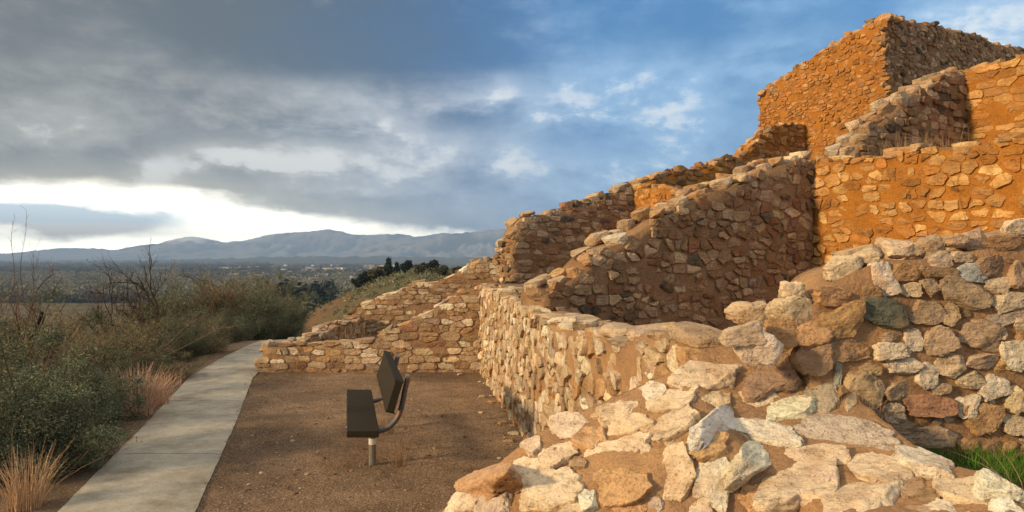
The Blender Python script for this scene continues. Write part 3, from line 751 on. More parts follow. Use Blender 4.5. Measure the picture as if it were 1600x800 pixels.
    while t < RW.L:                                     # stones on the rear half of the wall top
        w_ = rg.uniform(.14, .28); p = RW.pt(t, RW.top(t) - .01, -.30 + rg.normal(0, .03))[0]
        A, B = RW.frame(rg.normal(.08, .12)); add_stone(mb, p, A * w_ / 2, n3 * .12, B * rg.uniform(.05, .09), PAL['t'], 5, rg); t += w_
    mb.build('cap_stones', M['stone_near'], o)
build_right_wall()

# ------------------------------------------------------------------ gravel pebbles, grass patch (nobody could count them)
def build_pebbles():
    V, Fc = proto(3, np.random.default_rng(1), 2.6, 4, .1); rng = np.random.default_rng(2); mb = MB()
    cols = np.array([(.24, .15, .10), (.16, .09, .055), (.36, .28, .20), (.12, .075, .05), (.26, .20, .15)])
    n = 0; Vs, Fs, Cs = [], [], []
    while n < 15000:
        y = 5.2 + 8 * rng.random() ** 1.6; x = rng.uniform(-5, 1.4)
        pe = path_mid(y) + path_half(y); on = pe - .14 * rng.random() ** 2
        if x < on or x > outer(y) - .03 or y > 13.25: continue
        s = rng.uniform(.003, .007) * (1 + (rng.random() < .03) * rng.uniform(.6, 3.2))
        z = .012 if x < pe else 0.0
        Vs.append(V * (s, s * rng.uniform(.6, 1), s * .6) @ np.array([[math.cos(n), math.sin(n), 0], [-math.sin(n), math.cos(n), 0], [0, 0, 1]]) + (x, y, z)); Fs.append(Fc + n * len(V))
        Cs.append(np.repeat(cols[int(rng.integers(5))][None] * rng.uniform(.8, 1.3), len(V), 0)); n += 1
    Vs = np.concatenate(Vs); P = np.column_stack([Vs[:, :2], np.zeros(len(Vs))]); Vs[:, 2] += .018 * fbm(P * 1.7, 4, 3) + .008 * fbm(P * 9, 3, 5) + .002
    mb.add(Vs, np.concatenate(Fs), np.concatenate(Cs))
    m, nt = new_mat('gravel'); finish(nt, tint_node(nt), .95)
    tag(mb.build('gravel', m), kind='stuff')
build_pebbles()

def fallen():
    rng = np.random.default_rng(19)
    for i in range(14):
        y = rng.uniform(7.5, 13.1); x = outer(y) - .06 - .35 * rng.random() ** 2; a = rng.uniform(.02, .055); t = rng.uniform(0, 6.28)
        mb = MB(); add_stone(mb, np.array((x, y, a * .25)), np.array((math.cos(t), math.sin(t), 0)) * a * 1.3, np.array((-math.sin(t), math.cos(t), 0)) * a, np.array((0, 0, 1.)) * a * .6, PAL['cto'[i % 3]], 7, rng)
        tag(mb.build('fallen_stone', M['stone']), 'small loose stone fallen on the gravel along the foot of the long bright wall', 'stone', 'loose stones at the wall foot')
fallen()

def leaf_mat(name, rough=.75, trans=.0):
    m, nt = new_mat(name); T = tint_node(nt); p = finish(nt, T, rough, None, .15)
    return m
M['leaf'] = leaf_mat('foliage'); M['twig'] = leaf_mat('twig_bark', .95); M['straw'] = leaf_mat('dry_grass', .85); M['grass'] = leaf_mat('green_grass', .7)

def blades(mb, base, n, rng, h, spread, lean, wid, cols, seg=4, droop=.0):
    """n grass blades/stalks rooted around base"""
    for _ in range(n):
        a = rng.uniform(0, 6.283); rr = spread * math.sqrt(rng.random()); b = np.array(base) + (rr * math.cos(a), rr * math.sin(a), 0)
        hh = h * rng.uniform(.55, 1.1); la = a + rng.normal(0, .7); ln = lean * abs(rng.normal(.6, .5)); t = np.linspace(0, 1, seg + 1)
        out = hh * ln * t ** 1.6; up = hh * (t - droop * ln * t ** 2)
        pts = b + np.column_stack([out * math.cos(la), out * math.sin(la), up])
        sd = np.array((-math.sin(la + rng.normal(0, .8)), math.cos(la + rng.normal(0, .8)), 0)) * wid
        tw = (1 - .8 * t)[:, None]
        V = np.concatenate([pts - sd * tw, pts + sd * tw]); k = seg + 1; i = np.arange(seg)
        c = np.array(cols[int(rng.integers(len(cols)))]) * rng.uniform(.75, 1.25)
        mb.add(V, np.stack([i, i + 1, i + 1 + k, i + k], 1), c)

def build_grass():
    rng = np.random.default_rng(8); mb = MB(); G = [(.05, .17, .008), (.065, .19, .012), (.04, .13, .008), (.08, .14, .03), (.16, .13, .06)]
    for _ in range(5200):
        y = rng.uniform(2.35, 3.37); x = rng.uniform(outer(y) + .62, outer(y) + 1.9)
        if rng.random() > 1.25 - .75 * abs(y - 3.0) : continue
        d = vnoise(np.array([[x * 5, y * 5, 2.]]), 4)[0]
        if y < 2.95 and d > -.1: continue
        blades(mb, (x, y, 1.165), 2, rng, .085, .02, .6, .0022, G, 3, .2)
    tag(mb.build('grass', M['grass']), kind='stuff')
    for x, y, n, lab in ((1.98, 2.86, 16, 'spray of thin dry stalks arching over the green grass at the right edge'),
                         ):
        mb = MB(); blades(mb, (x, y, 1.17), n, rng, .42, .06, 1.6, .0016, [(.36, .26, .15), (.42, .30, .2)], 7, .28)
        o = mb.build('dry_stalks', M['straw']); tag(o, lab, 'dry grass', 'tufts of dry grass')
build_grass()

# ------------------------------------------------------------------ bench
def build_bench():
    near_y, far_y = 7.05, 9.25
    nl, fl = at(542, 400, near_y)[0], at(542, 400, far_y)[0]
    pn, pf = np.array((nl, near_y)), np.array((fl, far_y)); L = np.linalg.norm(pf - pn); ax = (pf - pn) / L
    rt = np.array((ax[1], -ax[0]))                     # towards the backrest
    o = thing('park_bench', 'dark brown plank bench on bent galvanised pipe legs, seen end-on in the gravel court', 'bench', (pn[0], pn[1], 0))
    P = lambda s, t, z: np.array((*(pn + ax * s + rt * t), z))
    def plank(name, s0, s1, t0, z0, t1, z1, th, m):
        """board with bevelled edges: cross-section from (t0,z0) to (t1,z1), thickness th"""
        d = np.array((t1 - t0, z1 - z0)); ln = np.linalg.norm(d); d /= ln; nn = np.array((-d[1], d[0])); bv = .008
        sec = []
        for (a, b) in ((0, bv), (bv, 0), (ln - bv, 0), (ln, bv), (ln, th - bv), (ln - bv, th), (bv, th), (0, th - bv)): sec.append(np.array((t0, z0)) + d * a - nn * b)
        V = []
        for s_, k in ((s0, .985), (s0 + bv, 1), (s1 - bv, 1), (s1, .985)):
            cc = np.mean(sec, 0)
            for q in sec:
                q2 = cc + (q - cc) * (1 if k == 1 else np.array((.98, .9))); V.append(P(s_, q2[0], q2[1]))
        i = np.arange(8); j = (i + 1) % 8; fs = [np.stack([i + 8 * r_, j + 8 * r_, j + 8 * r_ + 8, i + 8 * r_ + 8], 1) for r_ in range(3)]
        mb = MB(); mb.add(V, fs + [np.arange(8)[::-1][None], (np.arange(8) + 24)[None]], m); return mb
    m, nt = new_mat('dark_bench_board'); G = geo_pos(nt); mp = N(nt, 'ShaderNodeMapping'); mp.inputs['Scale'].default_value = (30, 3, 30); nt.links.new(G, mp.inputs['Vector'])
    n1 = noise(nt, mp.outputs[0], 2.0, 5, .6); c = mixrgb(nt, n1, (.020, .017, .011), (.042, .033, .021)); finish(nt, c, .8, bump(nt, n1, .25, .006), .12)
    pipe, nt = new_mat('weathered_pipe'); G = geo_pos(nt); n1 = noise(nt, G, 14, 5, .65); T = tint_node(nt)
    c = mixrgb(nt, ramp(nt, n1, [(.45, (0, 0, 0)), (.62, (1, 1, 1))]), T, (.22, .11, .055)); finish(nt, c, .5, bump(nt, n1, .2, .004), .4, .25)
    band, nt = new_mat('white_tape'); finish(nt, (.62, .62, .58), .5)
    bolt, nt = new_mat('bolt_steel'); finish(nt, (.42, .42, .42), .4, None, .5, .8)
    plank('seat', 0, L, 0, .425, .305, .408, .066, (0, 0, 0)).build('seat', m, o)
    tb, zb, tt, zt = .445, .565, .535, .88
    plank('backrest', 0.0, L, tb, zb, tt, zt, -.075, (0, 0, 0)).build('backrest', m, o)
    for s_ in (.28, L - .42):
        mb = MB(); tube(mb, [P(s_, .25, -.1), P(s_, .25, .1), P(s_, .25, .335)], .036, 14, (.17, .20, .20))
        tube(mb, [P(s_, .25, .325), P(s_, .25, .352)], .042, 14, (.17, .20, .20))
        post = mb.build('leg', pipe, o, False)
        mb = MB(); tube(mb, [P(s_, .25, .215), P(s_, .25, .275)], .0375, 14, (1, 1, 1)); mb.build('reflective_band', band, post).location = (0, 0, 0)
        mb = MB(); a = np.linspace(0, 1, 14)
        ctl = np.array([(.02, .335), (.25, .335), (.40, .37), (.50, .47), (.545, .60), (.572, .74), (.606, .875)])
        u = np.linspace(0, 1, 30); kk = np.linspace(0, 1, len(ctl))
        # smooth curve through the control points
        cs = []
        for v in u * (len(ctl) - 1):
            i = min(int(v), len(ctl) - 2); f = v - i; p0, p1, p2, p3 = ctl[max(i - 1, 0)], ctl[i], ctl[i + 1], ctl[min(i + 2, len(ctl) - 1)]
            cs.append(.5 * (2 * p1 + (p2 - p0) * f + (2 * p0 - 5 * p1 + 4 * p2 - p3) * f * f + (3 * p1 - p0 - 3 * p2 + p3) * f ** 3))
        tube(mb, [P(s_, t, z) for t, z in cs], .027, 14, (.09, .11, .125)); mb.build('back_support', pipe, o, True)
        for t, z in ((.02, .39),):
            mb = MB(); tube(mb, [P(s_, -.012, .392), P(s_, .01, .392)], .014, 10, (1, 1, 1)); mb.build('bolt', bolt, o)
        mb = MB(); tube(mb, [P(s_, .612, .875), P(s_, .578, .88)], .030, 12, (.15, .22, .27)); mb.build('pipe_cap', pipe, o)
build_bench()

# ------------------------------------------------------------------ shrubs and trees
def leaves(mb, cen, n, rng, sig, size, cols, asp=2.2, up=.3):
    """n leaf quads spread about clump centre(s)"""
    P = np.asarray(cen) + rng.normal(size=(n, 3)) * sig
    d = rng.normal(size=(n, 3)); d[:, 2] += up; d /= np.linalg.norm(d, axis=1)[:, None]
    e = np.cross(d, rng.normal(size=(n, 3))); e /= np.linalg.norm(e, axis=1)[:, None] + 1e-9
    s = size * rng.uniform(.6, 1.3, (n, 1)); w = s / asp
    V = np.stack([P - d * s * .5, P + e * w * .5, P + d * s * .5, P - e * w * .5], 1).reshape(-1, 3)
    col = np.array(cols)[rng.integers(len(cols), size=n)] * rng.uniform(.7, 1.3, (n, 1))
    mb.add(V, np.arange(n * 4).reshape(-1, 4), np.repeat(col, 4, 0))

def branch(mb, p, d, ln, r, depth, rng, tips, col, bend=.35, kids=(2, 4), seg=5, sides=4):
    pts = [p]; q = np.array(p, float); v = np.array(d, float)
    for _ in range(seg):
        v = v + rng.normal(0, bend / seg * 1.6, 3); v[2] += .04; v /= np.linalg.norm(v); q = q + v * ln / seg; pts.append(q.copy())
    tube(mb, pts, np.linspace(r, r * .55, len(pts)), sides if r > .006 else 3, np.array(col) * rng.uniform(.75, 1.25), 0, False)
    tips.append((q.copy(), v.copy(), depth))
    if depth <= 0: return
    for _ in range(int(rng.integers(kids[0], kids[1] + 1))):
        k = int(rng.integers(2, seg + 1)); nd = v + rng.normal(0, .55, 3); nd[2] += .15; nd /= np.linalg.norm(nd)
        branch(mb, pts[k], nd, ln * rng.uniform(.5, .8), r * .55, depth - 1, rng, tips, col, bend, kids, seg, sides)

DARK = [(0.144, 0.174, 0.098), (0.114, 0.142, 0.079), (0.192, 0.219, 0.131), (0.084, 0.106, 0.06)]
OLIVE = [(0.211, 0.21, 0.11), (0.169, 0.176, 0.092), (0.275, 0.255, 0.15), (0.127, 0.136, 0.072)]
SAGE = [(0.177, 0.201, 0.121), (0.132, 0.16, 0.091), (0.232, 0.249, 0.163), (0.099, 0.118, 0.07)]
BROWN = [(0.137, 0.085, 0.049), (0.111, 0.072, 0.044), (0.182, 0.117, 0.065)]

def make_bush(name, label, seed, cols, nclump, nleaf, lsize, stems, sig=.12, twigcol=(.11, .085, .06), shape=(1, 1, 1), straggle=.2, asp=2.5, twigs=60):
    """unit-sized bush: radius about 1, height about 1.6, on z = 0"""
    rng = np.random.default_rng(seed); o = thing(name, label, 'shrub')
    tw, lf = MB(), MB(); cl = []
    while len(cl) < nclump:
        u = rng.normal(size=3); u /= np.linalg.norm(u); r = rng.uniform(.35, 1.0) ** .6
        p = np.array((u[0] * r, u[1] * r, .75 + .75 * u[2] * r)) * shape
        p *= 1 + straggle * rng.normal(0, .5) * (r > .7)
        if p[2] > .06: cl.append(p)
    for p in cl:
        b = np.array((rng.normal(0, .12), rng.normal(0, .12), 0)); mid = b * .5 + p * .5 + rng.normal(0, .08, 3) + (0, 0, -.08)
        t = np.linspace(0, 1, 6)[:, None]; pts = b * (1 - t) ** 2 + 2 * mid * t * (1 - t) + p * t * t
        if rng.random() < stems: tube(tw, pts, np.linspace(.018, .004, 6), 4, np.array(twigcol) * rng.uniform(.7, 1.3), 0, False)
        for _ in range(twigs // 20):
            e = p + rng.normal(0, sig * 1.7, 3) + p * (.10, .10, .04) + (0, 0, sig * .8); tube(tw, [p, (p + e) / 2 + rng.normal(0, .02, 3), e], [.0055, .004, .002], 3, np.array(twigcol) * rng.uniform(.7, 1.4), 0, False)
        leaves(lf, p, nleaf, rng, sig * rng.uniform(.7, 1.4), lsize, np.array(cols) * rng.uniform(.7, 1.35), asp)
    lf.build('foliage', M['leaf'], o); tw.build('stems', M['twig'], o)
    return o

def make_bare(name, label, seed, nstem=6, hgt=1.0, leafn=3, cols=BROWN, col=(.075, .052, .038), depth=3, spread=.6, r0=.022):
    rng = np.random.default_rng(seed); o = thing(name, label, 'shrub'); tw, lf = MB(), MB(); tips = []
    for _ in range(nstem):
        a = rng.uniform(0, 6.28); d = np.array((math.cos(a) * spread, math.sin(a) * spread, 1.)); d /= np.linalg.norm(d)
        branch(tw, (rng.normal(0, .06), rng.normal(0, .06), 0), d, hgt * rng.uniform(.5, .75), r0, depth, rng, tips, col, .5, (2, 4))
    tw.build('stems', M['twig'], o)
    fine = [t for t in tips if t[2] <= 1]
    for p, v, dd in fine:
        if leafn: leaves(lf, p, leafn, rng, .03, .018, cols)
    if leafn: lf.build('foliage', M['leaf'], o)
    return o

_used = set()
def plant(src, px, Y, top_y, width_px, label, group, cat=None, hfac=1.5, sink=.05, seed=0):
    """stand a copy of src at ground below pixel column px, distance Y, reaching up to the picture height top_y"""
    X = (px - 800) / F * Y; z = float(ground_h(np.array([X]), np.array([Y]))[0]) - sink
    h = 2.1 + (400 - top_y) / F * Y - z; rad = width_px / 2 / F * Y
    if src.name in _used: o = copy_thing(src)
    else: o = src; _used.add(src.name)
    o.location = (X, Y, z); o.scale = (rad, rad, h / hfac); o.rotation_euler = (0, 0, (seed * 2.39) % 6.283)
    o['label'] = label; o['group'] = group
    return o

cre = [make_bush('dark_shrub', '', 101, DARK, 125, 520, .034, .9, .078, straggle=.6, twigs=160, asp=3.2), make_bush('dark_shrub', '', 102, DARK, 125, 520, .034, .9, .078, straggle=.6, twigs=160, asp=3.2)]
olv = [make_bush('olive_shrub', '', 111, OLIVE, 140, 170, .034, 1, .085, straggle=.55, twigs=160, asp=3.5, twigcol=(.20, .15, .095)), make_bush('olive_shrub', '', 112, OLIVE, 140, 170, .034, 1, .085, straggle=.6, twigs=160, asp=3.5, twigcol=(.18, .13, .08))]
sge = [make_bush('grey_shrub', '', 121, SAGE, 170, 260, .036, .9, .11, straggle=.45, twigs=140, asp=3), make_bush('grey_shrub', '', 122, DARK, 170, 280, .036, .9, .11, straggle=.45, twigs=140, asp=3)]
bre = [make_bare('bare_shrub', '', 131, 8, 1.0, 0, BROWN, (.13, .075, .045), depth=4), make_bare('bare_shrub', '', 132, 7, 1.0, 1, [(.2, .14, .07), (.16, .12, .06)], (.06, .042, .03), depth=4, spread=.9, r0=.022),
       make_bare('bare_shrub', '', 133, 9, 1.0, 0, depth=3, spread=.35, r0=.014)]
G1, G2, G3, G4 = 'dark green shrubs on the slope', 'olive shrubs on the slope', 'grey green shrubs beside the path', 'leafless shrubs on the slope'
PL = [
 (cre[0], 34, 7.2, 566, 290, 'big dark green shrub in the lower left corner beside the path', G1),
 (cre[1], 132, 9.2, 570, 190, 'dark green shrub behind the corner shrub, next to the reddish grass tuft', G1),
 (cre[1], -60, 8.6, 545, 260, 'dark green shrub cut by the left edge of the picture', G1),
 (cre[1], 92, 7.3, 668, 150, 'low dark sprawling shrub at the path edge between the two dry grass tufts', G1),
 (olv[1], 268, 12.6, 560, 90, 'small straw olive bush hugging the left path edge beyond the grass tufts', G2),
 (cre[0], 40, 11.0, 545, 200, 'dark green shrub below the straw coloured bush at the left edge', G1),
 (olv[0], 20, 9.6, 535, 190, 'straw coloured bush at the left edge above the dark corner shrub', G2),
 (olv[1], 130, 12.5, 518, 190, 'olive brown bush in the middle of the left slope, above the grass tuft', G2),
 (olv[0], 215, 14.0, 505, 150, 'olive brown bush under the leafless mesquite', G2),
 (cre[1], 195, 12.6, 548, 120, 'low dark shrub right behind the reddish grass tuft', G1),
 (cre[0], 262, 15.0, 505, 110, 'dark shrub at the foot of the leafless mesquite trunk', G1),
 (olv[1], 312, 16.0, 505, 90, 'small olive bush on the path edge before the dark thicket', G2),
 (olv[1], 70, 15.5, 512, 200, 'pale olive bush behind the forked dead stem', G2),
 (sge[1], 330, 19.5, 452, 130, 'grey green bush left of the dense bushes at the path bend', G3),
 (sge[1], 392, 22.0, 450, 110, 'dense dark green bush at the path bend', G3),
 (sge[0], 352, 18.4, 490, 80, 'silvery bush bulging over the path edge', G3),
 (sge[0], 300, 17.0, 500, 80, 'silvery bush between the olive bush and the path', G3),
 (cre[0], 430, 25.0, 462, 80, 'dark bush farthest along the path, just left of the low wall', G3),
 (sge[1], 290, 24.0, 462, 160, 'grey green bush behind the leafless mesquite', G3),
 (olv[0], 365, 27.0, 446, 130, 'olive bush rising behind the dense bushes at the bend', G2),
 (olv[0], 150, 20.0, 505, 200, 'brownish bush in front of the tan field', G2),
 (cre[1], 60, 19.0, 508, 170, 'dark bush in front of the tan field at far left', G1),
 (olv[1], -20, 14.0, 490, 200, 'tall straggly brown bush on the left border', G2),
 (sge[1], 440, 30.0, 475, 70, 'low grey bush beyond the end of the path', G3),
 (bre[1], 258, 15.8, 405, 230, 'wide leafless mesquite with crooked dark trunk', G4),
 (bre[0], 25, 10.5, 420, 210, 'tall reddish leafless shrub at the left edge', G4),
 (bre[0], 330, 19.0, 425, 130, 'leafless brown shrub right of the crooked mesquite', G4),
 (bre[1], 190, 17.5, 425, 150, 'reddish bare shrub left of the crooked mesquite', G4),
]
for i, (s_, px, Y, ty, wd, lab, g) in enumerate(PL):
    plant(s_, px, Y, ty, wd, lab, g, hfac=1.5 if s_ not in bre else 1.35, seed=i + 1)
for s_ in cre + olv + sge + bre:
    if s_.name not in _used:
        for ch in list(s_.children): bpy.data.objects.remove(ch)
        bpy.data.objects.remove(s_)
# the two tall wands above the left edge, and the forked dead stem
def wands():
    rng = np.random.default_rng(5); o = thing('bare_shrub', 'two thin tall wands reaching into the bright sky at far left', 'shrub', (at(30, 400, 10.0)[0], 10.0, -.4), G4); mb = MB()
    for tx, ty in ((24, 340), (40, 328)):
        e = at(tx, ty, 10.0); b = at(tx - 6, 480, 10.0); t = np.linspace(0, 1, 12)[:, None]
        pts = b * (1 - t) + e * t + .03 * np.column_stack([np.sin(t * 7 + tx), np.cos(t * 5), 0 * t]); tube(mb, pts, np.linspace(.006, .002, 12), 3, (.09, .06, .045), 0, False)
        for k in range(5, 12):
            d = np.array((rng.normal(0, .05), rng.normal(0, .03), .07)); tube(mb, [pts[k], pts[k] + d], [.002, .0012], 3, (.09, .06, .045), 0, False)
    mb.build('stems', M['twig'], o)
    o = thing('dead_stem', 'black forked dead stem standing among the left shrubs', 'dead stem', (at(48, 540, 10.4)[0], 10.4, -.3)); mb = MB()
    q = [at(40, 560, 10.4), at(42, 540, 10.4), at(52, 525, 10.35), at(58, 508, 10.3), at(63, 497, 10.3), at(66, 487, 10.3)]
    tube(mb, q, [.04, .036, .032, .028, .026, .022], 8, (.03, .022, .018)); tube(mb, [q[2], at(66, 505, 10.2), at(70, 495, 10.1)], [.016, .012, .006], 6, (.03, .022, .018))
    mb.build('stems', M['twig'], o)
wands()
TUFT = [(.66, .42, .28), (.72, .50, .35), (.52, .31, .20)]
def tuft(px, Y, n, h, spread, lean, lab, cols, seed, wid=.003):
    X = (px - 800) / F * Y; z = float(ground_h(np.array([X]), np.array([Y]))[0]) - .01
    mb = MB(); blades(mb, (X, Y, z), n, np.random.default_rng(seed), h, spread, lean, wid, cols, 5, .15)
    tag(mb.build('grass_tuft', M['straw']), lab, 'dry grass', 'tufts of dry grass')
tuft(214, 9.7, 520, .66, .19, .55, 'reddish dry grass tuft beside the left edge of the path', TUFT, 1, .0045)
tuft(243, 10.4, 260, .46, .18, .7, 'pinkish tuft behind the reddish grass tuft', TUFT, 2, .004)
tuft(262, 11.8, 110, .30, .2, .7, 'low pale tuft farther along the left path edge', [(.5, .36, .25), (.42, .28, .18)], 3)
tuft(40, 6.15, 240, .52, .14, .6, 'straw tuft in the lower left corner in front of the dark shrub', [(.60, .42, .26), (.46, .30, .17)], 4, .0035)
tuft(622, 7.35, 60, .34, .07, .35, 'thin dry tuft growing by the bench leg', [(.30, .18, .10), (.24, .15, .09)], 5, .0018)
tuft(607, 8.7, 40, .36, .06, .35, 'dry tuft behind the bench backrest', [(.30, .18, .10), (.24, .15, .09)], 6, .0018)
tuft(1410, 3.5, 0 + 26, .2, .06, .9, 'wisps of dry grass at the foot of the near right wall', [(.42, .28, .16)], 7, .0012) if False else None
def weeds():
    rng = np.random.default_rng(10); mb = MB()
    for px, py in ((655, 700), (668, 690), (640, 690), (610, 725), (648, 715), (600, 740), (680, 700), (690, 650), (590, 748), (632, 705), (665, 712), (640, 650), (655, 665)):
        Y = 2415 / (py - 400); b = at(px, py, Y)
        for _ in range(8): blades(mb, (b[0] + rng.normal(0, .10), b[1] + rng.normal(0, .12), .0), 5, rng, .05, .03, 1.0, .0022, [(.085, .085, .05), (.11, .10, .06), (.14, .11, .07)], 2)
    tag(mb.build('weeds', M['grass']), kind='stuff')
weeds()
def ledge_grass():
    rng = np.random.default_rng(14)
    for px, py, Y, lab in ((1395, 232, 11.6, 'wispy dry grass on the ledge below the dark ragged wall'), (1440, 228, 11.4, 'dry grass at the middle of the ledge under the dark wall'), (1480, 222, 11.3, 'taller dry grass at the right end of the ledge'),
                           (565, 520, 15.2, 'dry grass inside the low roofless room'), (1340, 640, 3.30, 'wisps of dry grass at the broken wall junction')):
        b = at(px, py, Y); mb = MB(); k = Y / 11
        for _ in range(16): blades(mb, b + (rng.normal(0, .2 * k), rng.normal(0, .1 * k), -.1 * k), 5, rng, .30 * k + .05, .16 * k, .9, .0025 * k + .0004, [(.24, .15, .08), (.30, .2, .11)], 4, .1)
        tag(mb.build('grass_tuft', M['straw']), lab, 'dry grass', 'tufts of dry grass')
ledge_grass()

# ------------------------------------------------------------------ far hill: trees, house, brush
def make_tree(name, seed, cols, conifer=False, n=110, nl=40, ls=.32):
    rng = np.random.default_rng(seed); o = thing(name, '', 'tree'); tr, cr = MB(), MB(); tips = []
    tube(tr, [(0, 0, 0), (.02, .03, .5), (.0, .02, 1.0)], [.07, .055, .04], 7, (.07, .05, .035))
    for k in range(n):
        if conifer:
            h = rng.uniform(.15, 1.0); r = .34 * (1.03 - h) * rng.uniform(.4, 1.1); a = rng.uniform(0, 6.28); p = np.array((r * math.cos(a), r * math.sin(a), h))
        else:
            u = rng.normal(size=3); u /= np.linalg.norm(u); p = np.array((.42 * u[0], .42 * u[1], .62 + .36 * u[2])) * (1, 1, 1) * rng.uniform(.55, 1.08)
        tube(tr, [(0, 0, p[2] * .6), p], [.016, .006], 3, (.07, .05, .035), 0, False)
        leaves(cr, p, nl, rng, .055, ls * .28, np.array(cols) * rng.uniform(.65, 1.3), 1.7)
    tr.build('trunk', M['twig'], o); cr.build('crown', M['leaf'], o); return o
evg = make_tree('dark_tree', 201, [(.030, .042, .028), (.040, .052, .034), (.024, .034, .024)])
con = make_tree('conifer_tree', 202, [(.026, .040, .030), (.034, .048, .034)], True)
oak = make_tree('olive_tree', 203, [(.075, .075, .042), (.06, .065, .038), (.09, .085, .05)])
def stand(src, px, Y, base_y, top_y, lab, group, wide=1.0, seed=0):
    X = (px - 800) / F * Y; z = 2.1 + (400 - base_y) / F * Y; gz = float(ground_h(np.array([X]), np.array([Y]))[0]); z = gz - .2
    h = 2.1 + (400 - top_y) / F * Y - z
    if src.name in _used: o = copy_thing(src)
    else: o = src; _used.add(src.name)
    o.location = (X, Y, z); o.scale = (h * wide, h * wide, h); o.rotation_euler = (0, 0, seed * 1.7); o['label'] = lab; o['group'] = group
HT = 'trees along the distant hilltop'
for i, (s_, px, Y, ty, lab, wd) in enumerate([
    (con, 607, 150, 405, 'pointed conifer, tallest on the distant hilltop', .9), (con, 620, 150, 411, 'small conifer just right of the tall hilltop conifer', 1.0),
    (evg, 634, 148, 408, 'round dark tree left of centre on the distant hilltop', 1.0), (con, 641, 150, 408, 'narrow conifer in the hilltop row', 1.0),
    (evg, 664, 146, 411, 'wide dark tree in the hilltop row near the small house', 1.2), (evg, 677, 146, 407, 'broad dark tree at the crown of the hilltop', 1.2),
    (oak, 655, 140, 413, 'olive tree low in front of the hilltop row', 1.3), (evg, 698, 150, 417, 'dark tree at the right end of the hilltop row', 1.2), (oak, 690, 138, 414, 'olive tree behind the stepped wall at the hill', 1.2),
    (evg, 575, 152, 423, 'dark rounded tree on the left shoulder of the hill', 1.4), (evg, 563, 152, 430, 'small dark tree lowest on the hill shoulder', 1.3), (oak, 587, 151, 419, 'olive tree beside the small tan house on the hill', 1.2),
    (oak, 715, 140, 416, 'olive tree hidden at the ridge end', 1.2)]):
    stand(s_, px, Y, 420, ty, lab, HT, wd, i)
VT = 'dark trees in the near valley'
for i, (s_, px, Y, by, ty, wd) in enumerate([(evg, 462, 330, 468, 451, 1.1), (evg, 490, 350, 466, 451, 1.3), (evg, 452, 300, 475, 458, 1.2), (oak, 478, 300, 478, 462, 1.3), (oak, 430, 320, 478, 460, 1.4),
                                             (evg, 440, 420, 462, 447, 1.2), (oak, 500, 400, 466, 452, 1.3), (oak, 455, 240, 490, 472, 1.4), (evg, 520, 480, 455, 444, 1.2)]):
    o = stand(s_, px, Y, by, ty, ['dark rounded tree', 'dark spreading tree', 'dark tree lowest at the hill foot', 'olive tree between two dark ones', 'olive tree at the left of the group', 'small dark tree behind the group', 'olive tree at the right of the group', 'olive tree nearest the hill', 'small dark tree farthest right'][i] + ' in the valley below the red hill', VT, wd, i)

def hill_brush():
    rng = np.random.default_rng(15); mb = MB(); n = 0
    while n < 1500:
        Y = rng.uniform(75, 175); px = rng.uniform(420, 760); X = (px - 800) / F * Y; z = float(ground_h(np.array([X]), np.array([Y]))[0])
        if z < -30 or rng.random() > .35 + .65 * (px > 560 - (Y - 75) * .3): continue
        s = rng.uniform(.25, .75); leaves(mb, (X, Y, z + s * .45), 26, rng, np.array((s * .55, s * .55, s * .32)), s * .55, (SAGE + DARK + OLIVE)[int(rng.integers(12))] * np.ones((1, 3)), 1.6); n += 1
    tag(mb.build('hillside_brush', M['leaf']), kind='stuff')
hill_brush()

# ------------------------------------------------------------------ houses
def house_mesh(name, lab, cat, X, Y, z, w, d, h, rz, wall, roof, group, gable=True, detail=False):
    o = thing(name, lab, cat, (X, Y, z), group); c, s = math.cos(rz), math.sin(rz)
    T_ = lambda v: np.array([(X + a * c - b * s, Y + a * s + b * c, z + e) for a, b, e in v])
    mb = MB(); w2, d2 = w / 2, d / 2
    mb.add(T_([(-w2, -d2, -1), (w2, -d2, -1), (w2, d2, -1), (-w2, d2, -1), (-w2, -d2, h), (w2, -d2, h), (w2, d2, h), (-w2, d2, h)]), np.array([(0, 1, 5, 4), (1, 2, 6, 5), (2, 3, 7, 6), (3, 0, 4, 7)]), wall)
    mb.build('wall', M['paint'], o); mb = MB(); e = .4
    if gable:
        r = .28 * d
        V = [(-w2 - e, -d2 - e, h - .1), (w2 + e, -d2 - e, h - .1), (w2 + e, d2 + e, h - .1), (-w2 - e, d2 + e, h - .1), (-w2 - e, 0, h + r), (w2 + e, 0, h + r)]
        mb.add(T_(V), [np.array([(0, 1, 5, 4), (2, 3, 4, 5), (0, 3, 2, 1)]), np.array([(0, 4, 3), (1, 2, 5)])], roof)
    else:
        V = [(-w2 - e, -d2 - e, h), (w2 + e, -d2 - e, h), (w2 + e, d2 + e, h), (-w2 - e, d2 + e, h), (-w2 - e, -d2 - e, h + .5), (w2 + e, -d2 - e, h + .5), (w2 + e, d2 + e, h + .5), (-w2 - e, d2 + e, h + .5)]
        mb.add(T_(V), np.array([(0, 1, 5, 4), (1, 2, 6, 5), (2, 3, 7, 6), (3, 0, 4, 7), (4, 5, 6, 7), (0, 3, 2, 1)]), roof)
    mb.build('roof', M['paint'], o)
    if detail:
        for k in (-.3, .05, .32):
            mb = MB(); q = .8; mb.add(T_([(k * w - q / 2, -d2 - .03, .9), (k * w + q / 2, -d2 - .03, .9), (k * w + q / 2, -d2 - .03, 2.1), (k * w - q / 2, -d2 - .03, 2.1)]), np.array([(0, 1, 2, 3)]), (.03, .035, .04)); mb.build('window', M['paint'], o)
    return o
M['paint'] = leaf_mat('painted_wall', .8)
